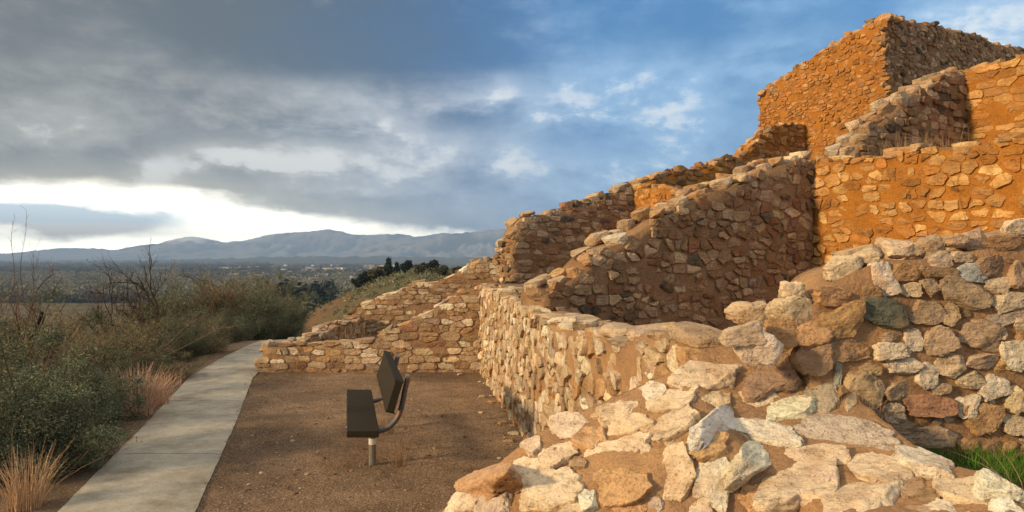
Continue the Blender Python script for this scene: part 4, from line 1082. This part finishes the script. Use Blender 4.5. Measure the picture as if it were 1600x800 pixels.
Xh = (596 - 800) / F * 153; house_mesh('hill_house', 'small tan house with low roof on the distant hill shoulder', 'house', Xh, 153, float(ground_h(np.array([Xh]), np.array([153.]))[0]) + .5, 2.2, 2.4, 1.5, .3, (.24, .15, .09), (.16, .10, .07), None, True, True)
Xh = (588 - 800) / F * 156; house_mesh('hill_hut', 'small red-brown hut left of the tan hilltop house', 'house', Xh, 156, float(ground_h(np.array([Xh]), np.array([156.]))[0]) + .5, 1.8, 2.2, 1.5, .2, (.26, .13, .08), (.20, .10, .07), None, True, True)
Xh = (491 - 800) / F * 900; house_mesh('tan_building', 'tan two-storey building standing out below the town at the hill foot', 'house', Xh, 900, -42, 12, 10, 9, .4, (.42, .27, .12), (.30, .18, .10), None, False, True)
rng = np.random.default_rng(44)
WALLC = [(.6, .57, .52), (.7, .68, .64), (.5, .44, .36), (.62, .54, .42), (.4, .35, .3), (.78, .76, .72)]; ROOFC = [(.25, .2, .17), (.4, .38, .36), (.2, .18, .17), (.3, .2, .15), (.5, .48, .46)]
HG = 'distant town houses'
for i in range(110):
    py = 415 + 26 * rng.random() ** .8; Y = 44 * F / (py - 400); px = rng.uniform(345, 655) if py < 436 else rng.uniform(370, 560)
    big = Y > 2100 and rng.random() < .35
    w_ = rng.uniform(11, 18) if not big else rng.uniform(30, 60)
    house_mesh('town_house', 'tiny pale house in the distant town between dark trees', 'house', (px - 800) / F * Y, Y, -42, w_, rng.uniform(9, 12) if not big else 20, rng.uniform(4, 6) if not big else 8, rng.uniform(-.7, .7),
               WALLC[int(rng.integers(6))], ROOFC[int(rng.integers(5))], HG, not big)
for px, py, w_ in ((110, 469, 9), (140, 469, 10), (175, 469, 9), (255, 470, 8), (60, 469, 10), (285, 480, 4), (258, 487, 3.5)):
    Y = 44 * F / (py - 400); house_mesh('farm_shed', 'small white shed along the edge of the tan field', 'shed', (px - 800) / F * Y, Y, -42, w_, 5, 2.6, .1, (.62, .62, .6), (.5, .5, .5), 'white sheds by the field', True)

# ------------------------------------------------------------------ valley woods (one far mass)
def woods(name, spots, seed, cols, hh, rw, nq=34):
    rng = np.random.default_rng(seed); n = len(spots); mb = MB()
    q = rng.normal(size=(n, nq, 3)); q /= np.linalg.norm(q, axis=2)[..., None]; q *= rng.uniform(.45, 1, (n, nq, 1)) ** .5
    H = hh * rng.uniform(.6, 1.2, n); Rw = rw * rng.uniform(.7, 1.3, n)
    P = np.column_stack([spots, -42 + H * .55])[:, None] + q * np.stack([Rw, Rw, H * .48], 1)[:, None]
    P = P.reshape(-1, 3); m = len(P); d = rng.normal(size=(m, 3)); d /= np.linalg.norm(d, axis=1)[:, None]; e = np.cross(d, rng.normal(size=(m, 3))); e /= np.linalg.norm(e, axis=1)[:, None]
    s = np.repeat(Rw * .36, nq)[:, None] * rng.uniform(.5, 1.2, (m, 1))
    V = np.stack([P - d * s * .6, P + e * s * .3, P + d * s * .6, P - e * s * .3], 1).reshape(-1, 3)
    c = np.array(cols)[rng.integers(len(cols), size=n)] * rng.uniform(.7, 1.35, (n, 1)); c = np.repeat(c, nq, 0) * rng.uniform(.88, 1.12, (m, 1))
    mb.add(V, np.arange(m * 4).reshape(-1, 4), np.repeat(c, 4, 0)); tag(mb.build(name, M['leaf']), kind='stuff')
rng = np.random.default_rng(50)
def scatter(n, Ylo, Yhi, plo, phi, test=None):
    Y = 1 / rng.uniform(1 / Yhi, 1 / Ylo, n * 3); X = (rng.uniform(plo, phi, n * 3) - 800) / F * Y; P = np.column_stack([X, Y])
    if test is not None: P = P[test(P)]
    return P[:n]
BARE = [(.17, .162, .115), (.145, .14, .098), (.195, .185, .135), (.12, .12, .082)]
clump = lambda k, th: (lambda P: fbm(np.column_stack([P * k, P[:, 0] * 0]), 3, 77) > th)
woods('cottonwood_forest', scatter(2600, 690, 1700, -120, 560), 1, BARE, 12, 6.5, 60)
woods('field_edge_thicket', np.concatenate([scatter(500, 690, 720, -120, 330), scatter(300, 600, 900, 330, 470)]), 2, [(.055, .05, .035), (.045, .045, .032), (.075, .06, .042)], 9, 5)
woods('town_trees', scatter(1700, 1250, 3600, 280, 680, clump(.004, -.35)), 3, [(.040, .05, .036), (.05, .057, .04), (.035, .043, .032), (.07, .066, .048)], 10, 7.5, 40)
woods('far_plain_trees', scatter(1700, 1700, 6000, -100, 420, clump(.003, -.2)), 4, [(.06, .066, .046), (.085, .085, .06), (.045, .052, .038)], 11, 11, 40)
woods('valley_scrub', scatter(900, 420, 660, 330, 620), 5, BARE + [(.07, .065, .042), (.06, .06, .04)], 5, 4)
woods('slope_thicket', scatter(220, 420, 470, -120, 330), 6, [(.10, .08, .05), (.08, .07, .045)], 2.2, 3)

# ------------------------------------------------------------------ mountains
def mountain(name, label, sil, Y0, Y1, seed, cols, snow=None, relief=.75, nu=420, nv=70):
    u = (np.linspace(sil[0][0], sil[-1][0], nu) - 800) / F
    crest = 2.1 + (400 - np.interp(u * F + 800, [p[0] for p in sil], [p[1] for p in sil])) / F * Y1
    v = np.linspace(0, 1.35, nv); U, Vv = np.meshgrid(u, v, indexing='ij'); Y = Y0 + (Y1 - Y0) * Vv; X = U * (Y1 * .35 + .65 * Y)
    P = np.column_stack([X.ravel(), Y.ravel(), 0 * X.ravel()])
    rid = (1 - np.abs(fbm(P * np.array((.0034, .0013, 0)) + seed, 6, seed, .62)) * 2.9).reshape(U.shape)
    k = np.clip(Vv, 0, 1); prof = k ** 1.25; prof = np.where(Vv > 1, 1 - (Vv - 1) * 1.6, prof)
    crest = crest + 13 * fbm(np.column_stack([u * 160, 0 * u, 0 * u]), 4, seed + 2)
    cr = crest[:, None] + 45; z = -45 + cr * prof * (1 - relief * np.clip(1 - k, 0, 1) ** .8 * (1 - np.clip(rid, 0, 1)) * 1.2)
    z = z + 12 * fbm(P * .006, 3, seed + 4).reshape(U.shape) * k * (1 - k) * 2
    hz = (z / crest.max()).ravel(); rid = np.clip(rid, 0, 1); c = np.array(cols[0]) * (1 - np.clip(rid, 0, 1).ravel()[:, None]) + np.array(cols[1]) * np.clip(rid, 0, 1).ravel()[:, None]  # lit ridges and dark gullies painted into the rock and forest colour
    c = c * (.85 + .3 * fbm(P * .004, 3, seed + 8))[:, None]
    if snow is not None:
        uu = (U * F + 800).ravel(); s = np.clip((hz - snow) * 9 + 1.3 * fbm(P * .006, 4, seed + 6), 0, 1) * np.exp(-((uu - 300) / 95) ** 2); c = c * (1 - s[:, None]) + np.array((.72, .74, .78)) * s[:, None]
    mb = MB(); mb.add(np.column_stack([P[:, :2], z.ravel()]), grid_faces(nu, nv), c); tag(mb.build(name, M['rock'], None, True), kind='structure')
M['rock'] = leaf_mat('mountain_rock', .95)
MC = [(.02, .024, .028), (.26, .24, .22)]  # shaded gully tone, then sunlit ridge tone
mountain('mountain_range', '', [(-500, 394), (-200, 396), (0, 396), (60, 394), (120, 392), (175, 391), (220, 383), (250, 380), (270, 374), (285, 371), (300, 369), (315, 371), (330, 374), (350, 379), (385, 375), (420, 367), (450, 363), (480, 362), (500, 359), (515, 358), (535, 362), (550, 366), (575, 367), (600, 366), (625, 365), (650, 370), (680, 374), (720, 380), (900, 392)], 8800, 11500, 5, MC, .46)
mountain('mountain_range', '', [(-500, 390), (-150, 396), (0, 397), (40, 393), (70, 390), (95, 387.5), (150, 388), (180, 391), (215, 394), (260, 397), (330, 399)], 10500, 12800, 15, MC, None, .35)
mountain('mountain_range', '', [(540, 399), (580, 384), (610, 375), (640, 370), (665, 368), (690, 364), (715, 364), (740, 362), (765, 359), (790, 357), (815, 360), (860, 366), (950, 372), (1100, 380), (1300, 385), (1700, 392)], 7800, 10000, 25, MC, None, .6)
mountain('foothill', '', [(240, 406), (300, 405), (340, 404), (380, 402.5), (430, 401.5), (500, 400.5), (600, 401), (700, 402), (800, 402), (1000, 403), (1300, 405)], 4700, 6000, 35, [(.05, .055, .045), (.075, .075, .055)], None, .25, 260, 40)

# ------------------------------------------------------------------ air
def haze():
    bm_v = np.array([(x, y, z) for x in (-15500, 15500) for y in (-15500, 15500) for z in (-60, 470)], float)
    f = np.array([(0, 1, 3, 2), (4, 6, 7, 5), (0, 4, 5, 1), (2, 3, 7, 6), (0, 2, 6, 4), (1, 5, 7, 3)])
    m, nt = new_mat('thin_air'); v = N(nt, 'ShaderNodeVolumePrincipled', Density=1.25e-4, Anisotropy=.0)
    v.inputs['Color'].default_value = (.40, .63, 1.0, 1)
    o = nt.nodes.new('ShaderNodeOutputMaterial'); nt.links.new(v.outputs[0], o.inputs['Volume'])
    mb = MB(); mb.add(bm_v, f); tag(mb.build('haze', m), kind='stuff')
HAZE = True
if HAZE: haze()

# ------------------------------------------------------------------ sun, sky, camera
SUN = np.array((-.90, -.43, 0)); SUN /= np.linalg.norm(SUN); EL = R(18)
sd = np.array((SUN[0] * math.cos(EL), SUN[1] * math.cos(EL), math.sin(EL)))
ld = bpy.data.lights.new('sun', 'SUN'); ld.energy = 5.0; ld.angle = R(5); ld.color = (1.0, .70, .38)
lo = bpy.data.objects.new('sun', ld); C.objects.link(lo)
from mathutils import Vector
lo.rotation_euler = Vector(-sd).to_track_quat('-Z', 'Y').to_euler(); lo.location = (-30, -15, 30)

class E:
    nt = None
    def __init__(s, v): s.v = v
    @staticmethod
    def op(o, a, b=None, clamp=False):
        g = lambda q: q.v if isinstance(q, E) else q
        return E(math_(E.nt, o, g(a), None if b is None else g(b), clamp))
    def __add__(s, o): return E.op('ADD', s, o)
    __radd__ = __add__
    def __sub__(s, o): return E.op('SUBTRACT', s, o)
    def __rsub__(s, o): return E.op('SUBTRACT', o, s)
    def __mul__(s, o): return E.op('MULTIPLY', s, o)
    __rmul__ = __mul__
    def __truediv__(s, o): return E.op('DIVIDE', s, o)
    def sst(s, a, b):
        n = E.nt.nodes.new('ShaderNodeMapRange'); n.interpolation_type = 'SMOOTHSTEP'; E.nt.links.new(s.v, n.inputs[0])
        n.inputs[1].default_value = a; n.inputs[2].default_value = b; return E(n.outputs[0])

def lin(c): return tuple(((v / 255 + .055) / 1.055) ** 2.4 if v > 10 else v / 255 / 12.92 for v in c)

def sky():
    w = bpy.data.worlds.new('World'); bpy.context.scene.world = w; w.use_nodes = True; nt = w.node_tree; nt.nodes.clear(); E.nt = nt
    tc = nt.nodes.new('ShaderNodeTexCoord'); sp = nt.nodes.new('ShaderNodeSeparateXYZ'); nt.links.new(tc.outputs['Generated'], sp.inputs[0])
    x, y, z = (E(sp.outputs[i]) for i in range(3))
    AZ = E.op('ARCTAN2', x, y); EL_ = E.op('ARCSINE', z)
    def vec(a, b, c=0.0):
        n = nt.nodes.new('ShaderNodeCombineXYZ')
        for i, q in enumerate((a, b, c)):
            if isinstance(q, E): nt.links.new(q.v, n.inputs[i])
            else: n.inputs[i].default_value = q
        return n.outputs[0]
    nz = lambda sx, sy, sc, det=5, ro=.55, off=0., di=0.: E(noise(nt, vec(AZ * sx + off, EL_ * sy, off), sc, det, ro, di))
    n1 = nz(1, 2.4, 5.5, 6, .55, 3.1, .4); n2 = nz(1, 2.6, 11, 6, .6, 8.2, .3); n3 = nz(1, 2.0, 3.0, 4, .5, 1.7); n4 = nz(1, 1.5, 26, 5, .6, 5.5)
    az = AZ + (n1 - .5) * .16 + (n2 - .5) * .05; el = EL_ + (n2 - .5) * .055 + (n3 - .5) * .05 + (n4 - .5) * .012
    def blob(px, py, wx, wy, amp, a_=None, e_=None):
        ta = math.atan((px - 800) / F); te = math.atan((400 - py) / F * math.cos(ta)); a_, e_ = a_ or az, e_ or el
        dx, dy = (a_ - ta) * (F / wx), (e_ - te) * (F / wy)
        return E.op('EXPONENT', (dx * dx + dy * dy) * -1.0) * amp
    def cramp(fac, stops): return E(ramp(nt, fac.v, stops))
    T = az.sst(-.62, .62)      # 0 left .. 1 right
    azl = (az + .62) / 1.24
    dark = cramp(azl, [(0, lin((106, 109, 110))), (.2, lin((94, 104, 112))), (.334, lin((78, 103, 130))), (.43, lin((68, 108, 152))), (.57, lin((70, 130, 186))), (.77, lin((70, 132, 188))), (1, lin((92, 156, 214)))])
    light = cramp(azl, [(0, lin((192, 189, 180))), (.25, lin((212, 210, 205))), (.4, lin((210, 216, 224))), (.6, lin((164, 202, 238))), (.85, lin((164, 206, 242))), (1, lin((205, 228, 248)))])
    low = el.sst(.30, .06)
    ee = EL_ - (AZ * .05 + .243) + (n1 - .5) * .05 + (n2 - .5) * .03 + (n4 - .5) * .012      # ragged lower edge of the dark upper deck
    dk = ee.sst(-.008, .014) * AZ.sst(-.48, -.36) * AZ.sst(.16, .0)
    und = E.op('EXPONENT', E.op('POWER', (ee + .03) * 30, 2.0) * -1.0) * AZ.sst(-.46, -.3) * AZ.sst(.2, .05)
    n5 = nz(1, 1.7, 52, 4, .6, 2.5)
    L = low * .42 + (n1 - .5) * 1.1 + (n2 - .5) * .95 + (n4 - .5) * .6 + (n5 - .5) * .16 - dk * .22 + und * .16
    BL = 0.0
    for b in [(60, 175, 110, 34, .34), (215, 125, 110, 22, .24), (30, 215, 90, 16, .22), (240, 256, 34, 22, .7), (222, 274, 36, 14, .45), (350, 246, 90, 16, .42), (500, 240, 120, 16, .45), (605, 200, 50, 24, .55), (690, 232, 60, 30, .42), (400, 248, 110, 13, .35), (560, 262, 130, 14, .3),
              (800, 243, 48, 38, .5), (560, 300, 90, 14, .25), (400, 292, 90, 16, .35), (775, 135, 45, 18, .5), (900, 165, 60, 26, .55), (1000, 135, 90, 46, .34), (930, 270, 140, 32, .28), (1180, 92, 60, 36, .34), (1250, 55, 60, 34, .3),
              (1575, 48, 110, 40, .85), (1500, 18, 90, 26, .4), (620, 150, 130, 20, .12), (1040, 210, 90, 50, .3), (950, 100, 120, 30, .25), (860, 40, 60, 40, .22), (1090, 150, 60, 50, .3), (720, 150, 90, 14, .25),
              (560, 60, 260, 50, -.2), (330, 40, 200, 50, -.25), (1130, 40, 130, 36, -.3), (150, 235, 150, 20, -.25), (130, 270, 120, 12, -.2), (640, 312, 120, 12, -.2), (830, 290, 140, 16, -.15), (420, 210, 140, 14, -.28), (720, 190, 70, 14, -.2), (80, 60, 150, 40, -.15), (860, 215, 90, 12, -.15)]:
        BL = blob(*b) + BL
    L = L + BL * (.2 + 1.45 * (n2 * .5 + n4 * .5)) 
    Lc = L.sst(-.36, 1.12)
    col = mixrgb(nt, Lc.v, dark.v, light.v)
    col = mixrgb(nt, (Lc.sst(.72, 1.0) * .6).v, col, (.95, .95, .92))
    # the bright strip under the cloud deck
    es = [(-260, 278), (0, 282), (150, 284), (285, 294), (390, 314), (480, 332), (600, 346), (700, 361), (790, 372), (1000, 399)]
    st = []
    for px, py in es:
        ta = math.atan((px - 800) / F); te = math.atan((400 - py) / F * math.cos(ta)); st.append((ta, te))
    lo_, hi_ = st[0][0] - .2, st[-1][0]
    eg = cramp((AZ + (n2 - .5) * .10 - lo_) / (hi_ - lo_), [((a - lo_) / (hi_ - lo_), (e * 4, e * 4, e * 4)) for a, e in st]) * .25
    e2 = EL_ + (n2 - .5) * .022 + (n4 - .5) * .012
    G = (eg - e2).sst(-.007, .011) * AZ.sst(.03, -.05) * AZ.sst(-2.6, -1.2)
    glow = cramp(EL_ * 8.0, [(0, (1., .94, .76)), (.3, (1., .96, .82)), (.6, (1., .98, .9)), (.95, (1., .95, .8))])
    ge = blob(105, 346, 165, 22, 1.3, AZ + (n2 - .5) * .05, EL_ + (n2 - .5) * .03 + (n4 - .5) * .012)
    ge2 = blob(40, 332, 120, 12, .5, AZ, e2)
    lift = E.op('EXPONENT', EL_ * -38.0) * 9.0 + 2.8; glow = E(mixrgb(nt, 1, glow.v, vec(lift, lift * .97, lift * .92), 'MULTIPLY'))
    gcol = mixrgb(nt, (ge + ge2).sst(.25, 1.0).v, glow.v, mixrgb(nt, ((EL_ - .027) * 70).v, (1.9, 1.5, 1.1), (1.05, 1.22, 1.32)))
    col = mixrgb(nt, (G * .98).v, col, gcol)
    # thin warm fringe under the cloud edge
    fr = E.op('EXPONENT', E.op('POWER', E.op('ABSOLUTE', (e2 - eg) * 60), 2.0) * -1.0) * AZ.sst(.0, -.2) * AZ.sst(-2.6, -1.2)
    col = mixrgb(nt, (fr * .35).v, col, (1.0, .86, .60))
    # unseen bright warm cloud added overhead and behind the viewer to raise ambient light
    wm = E.op('MAXIMUM', EL_.sst(.45, .80), y.sst(.15, -.45) * .38)
    col = mixrgb(nt, wm.v, col, mixrgb(nt, n1.v, (.84, .73, .58), (1.22, 1.07, .87)))
    ns = nt.nodes.new('ShaderNodeTexSky'); ns.sky_type = 'NISHITA'; ns.sun_disc = False; ns.sun_elevation = EL; ns.sun_rotation = math.atan2(sd[0], sd[1]) % (2 * math.pi)
    up = nt.nodes.new('ShaderNodeMix'); up.data_type = 'RGBA'; up.blend_type = 'MULTIPLY'; up.inputs[0].default_value = 1; nt.links.new(col, up.inputs[6]); up.inputs[7].default_value = (10, 10, 10, 1)
    fin = mixrgb(nt, .08, up.outputs[2], ns.outputs[0])
    dn = EL_.sst(-.02, .0)
    fin = mixrgb(nt, dn.v, (1.6, 1.5, 1.4), fin)
    bg = N(nt, 'ShaderNodeBackground', Strength=.1); nt.links.new(fin, bg.inputs[0]); o = nt.nodes.new('ShaderNodeOutputWorld'); nt.links.new(bg.outputs[0], o.inputs[0])
sky()

cd = bpy.data.cameras.new('camera'); cam = bpy.data.objects.new('camera', cd); C.objects.link(cam)
cd.sensor_width = 36; cd.lens = F / 1600 * 36; cam.location = CAM; cam.rotation_euler = (R(90), 0, 0); cd.clip_start = .05; cd.clip_end = 60000
sc = bpy.context.scene; sc.camera = cam
sc.view_settings.view_transform = 'Standard'; sc.view_settings.look = 'None'; sc.view_settings.exposure = .14; sc.view_settings.gamma = 1
sc.render.engine = 'CYCLES'; sc.cycles.use_denoising = True; sc.cycles.max_bounces = 6; sc.cycles.diffuse_bounces = 3; sc.cycles.volume_bounces = 0
sc.cycles.use_adaptive_sampling = True
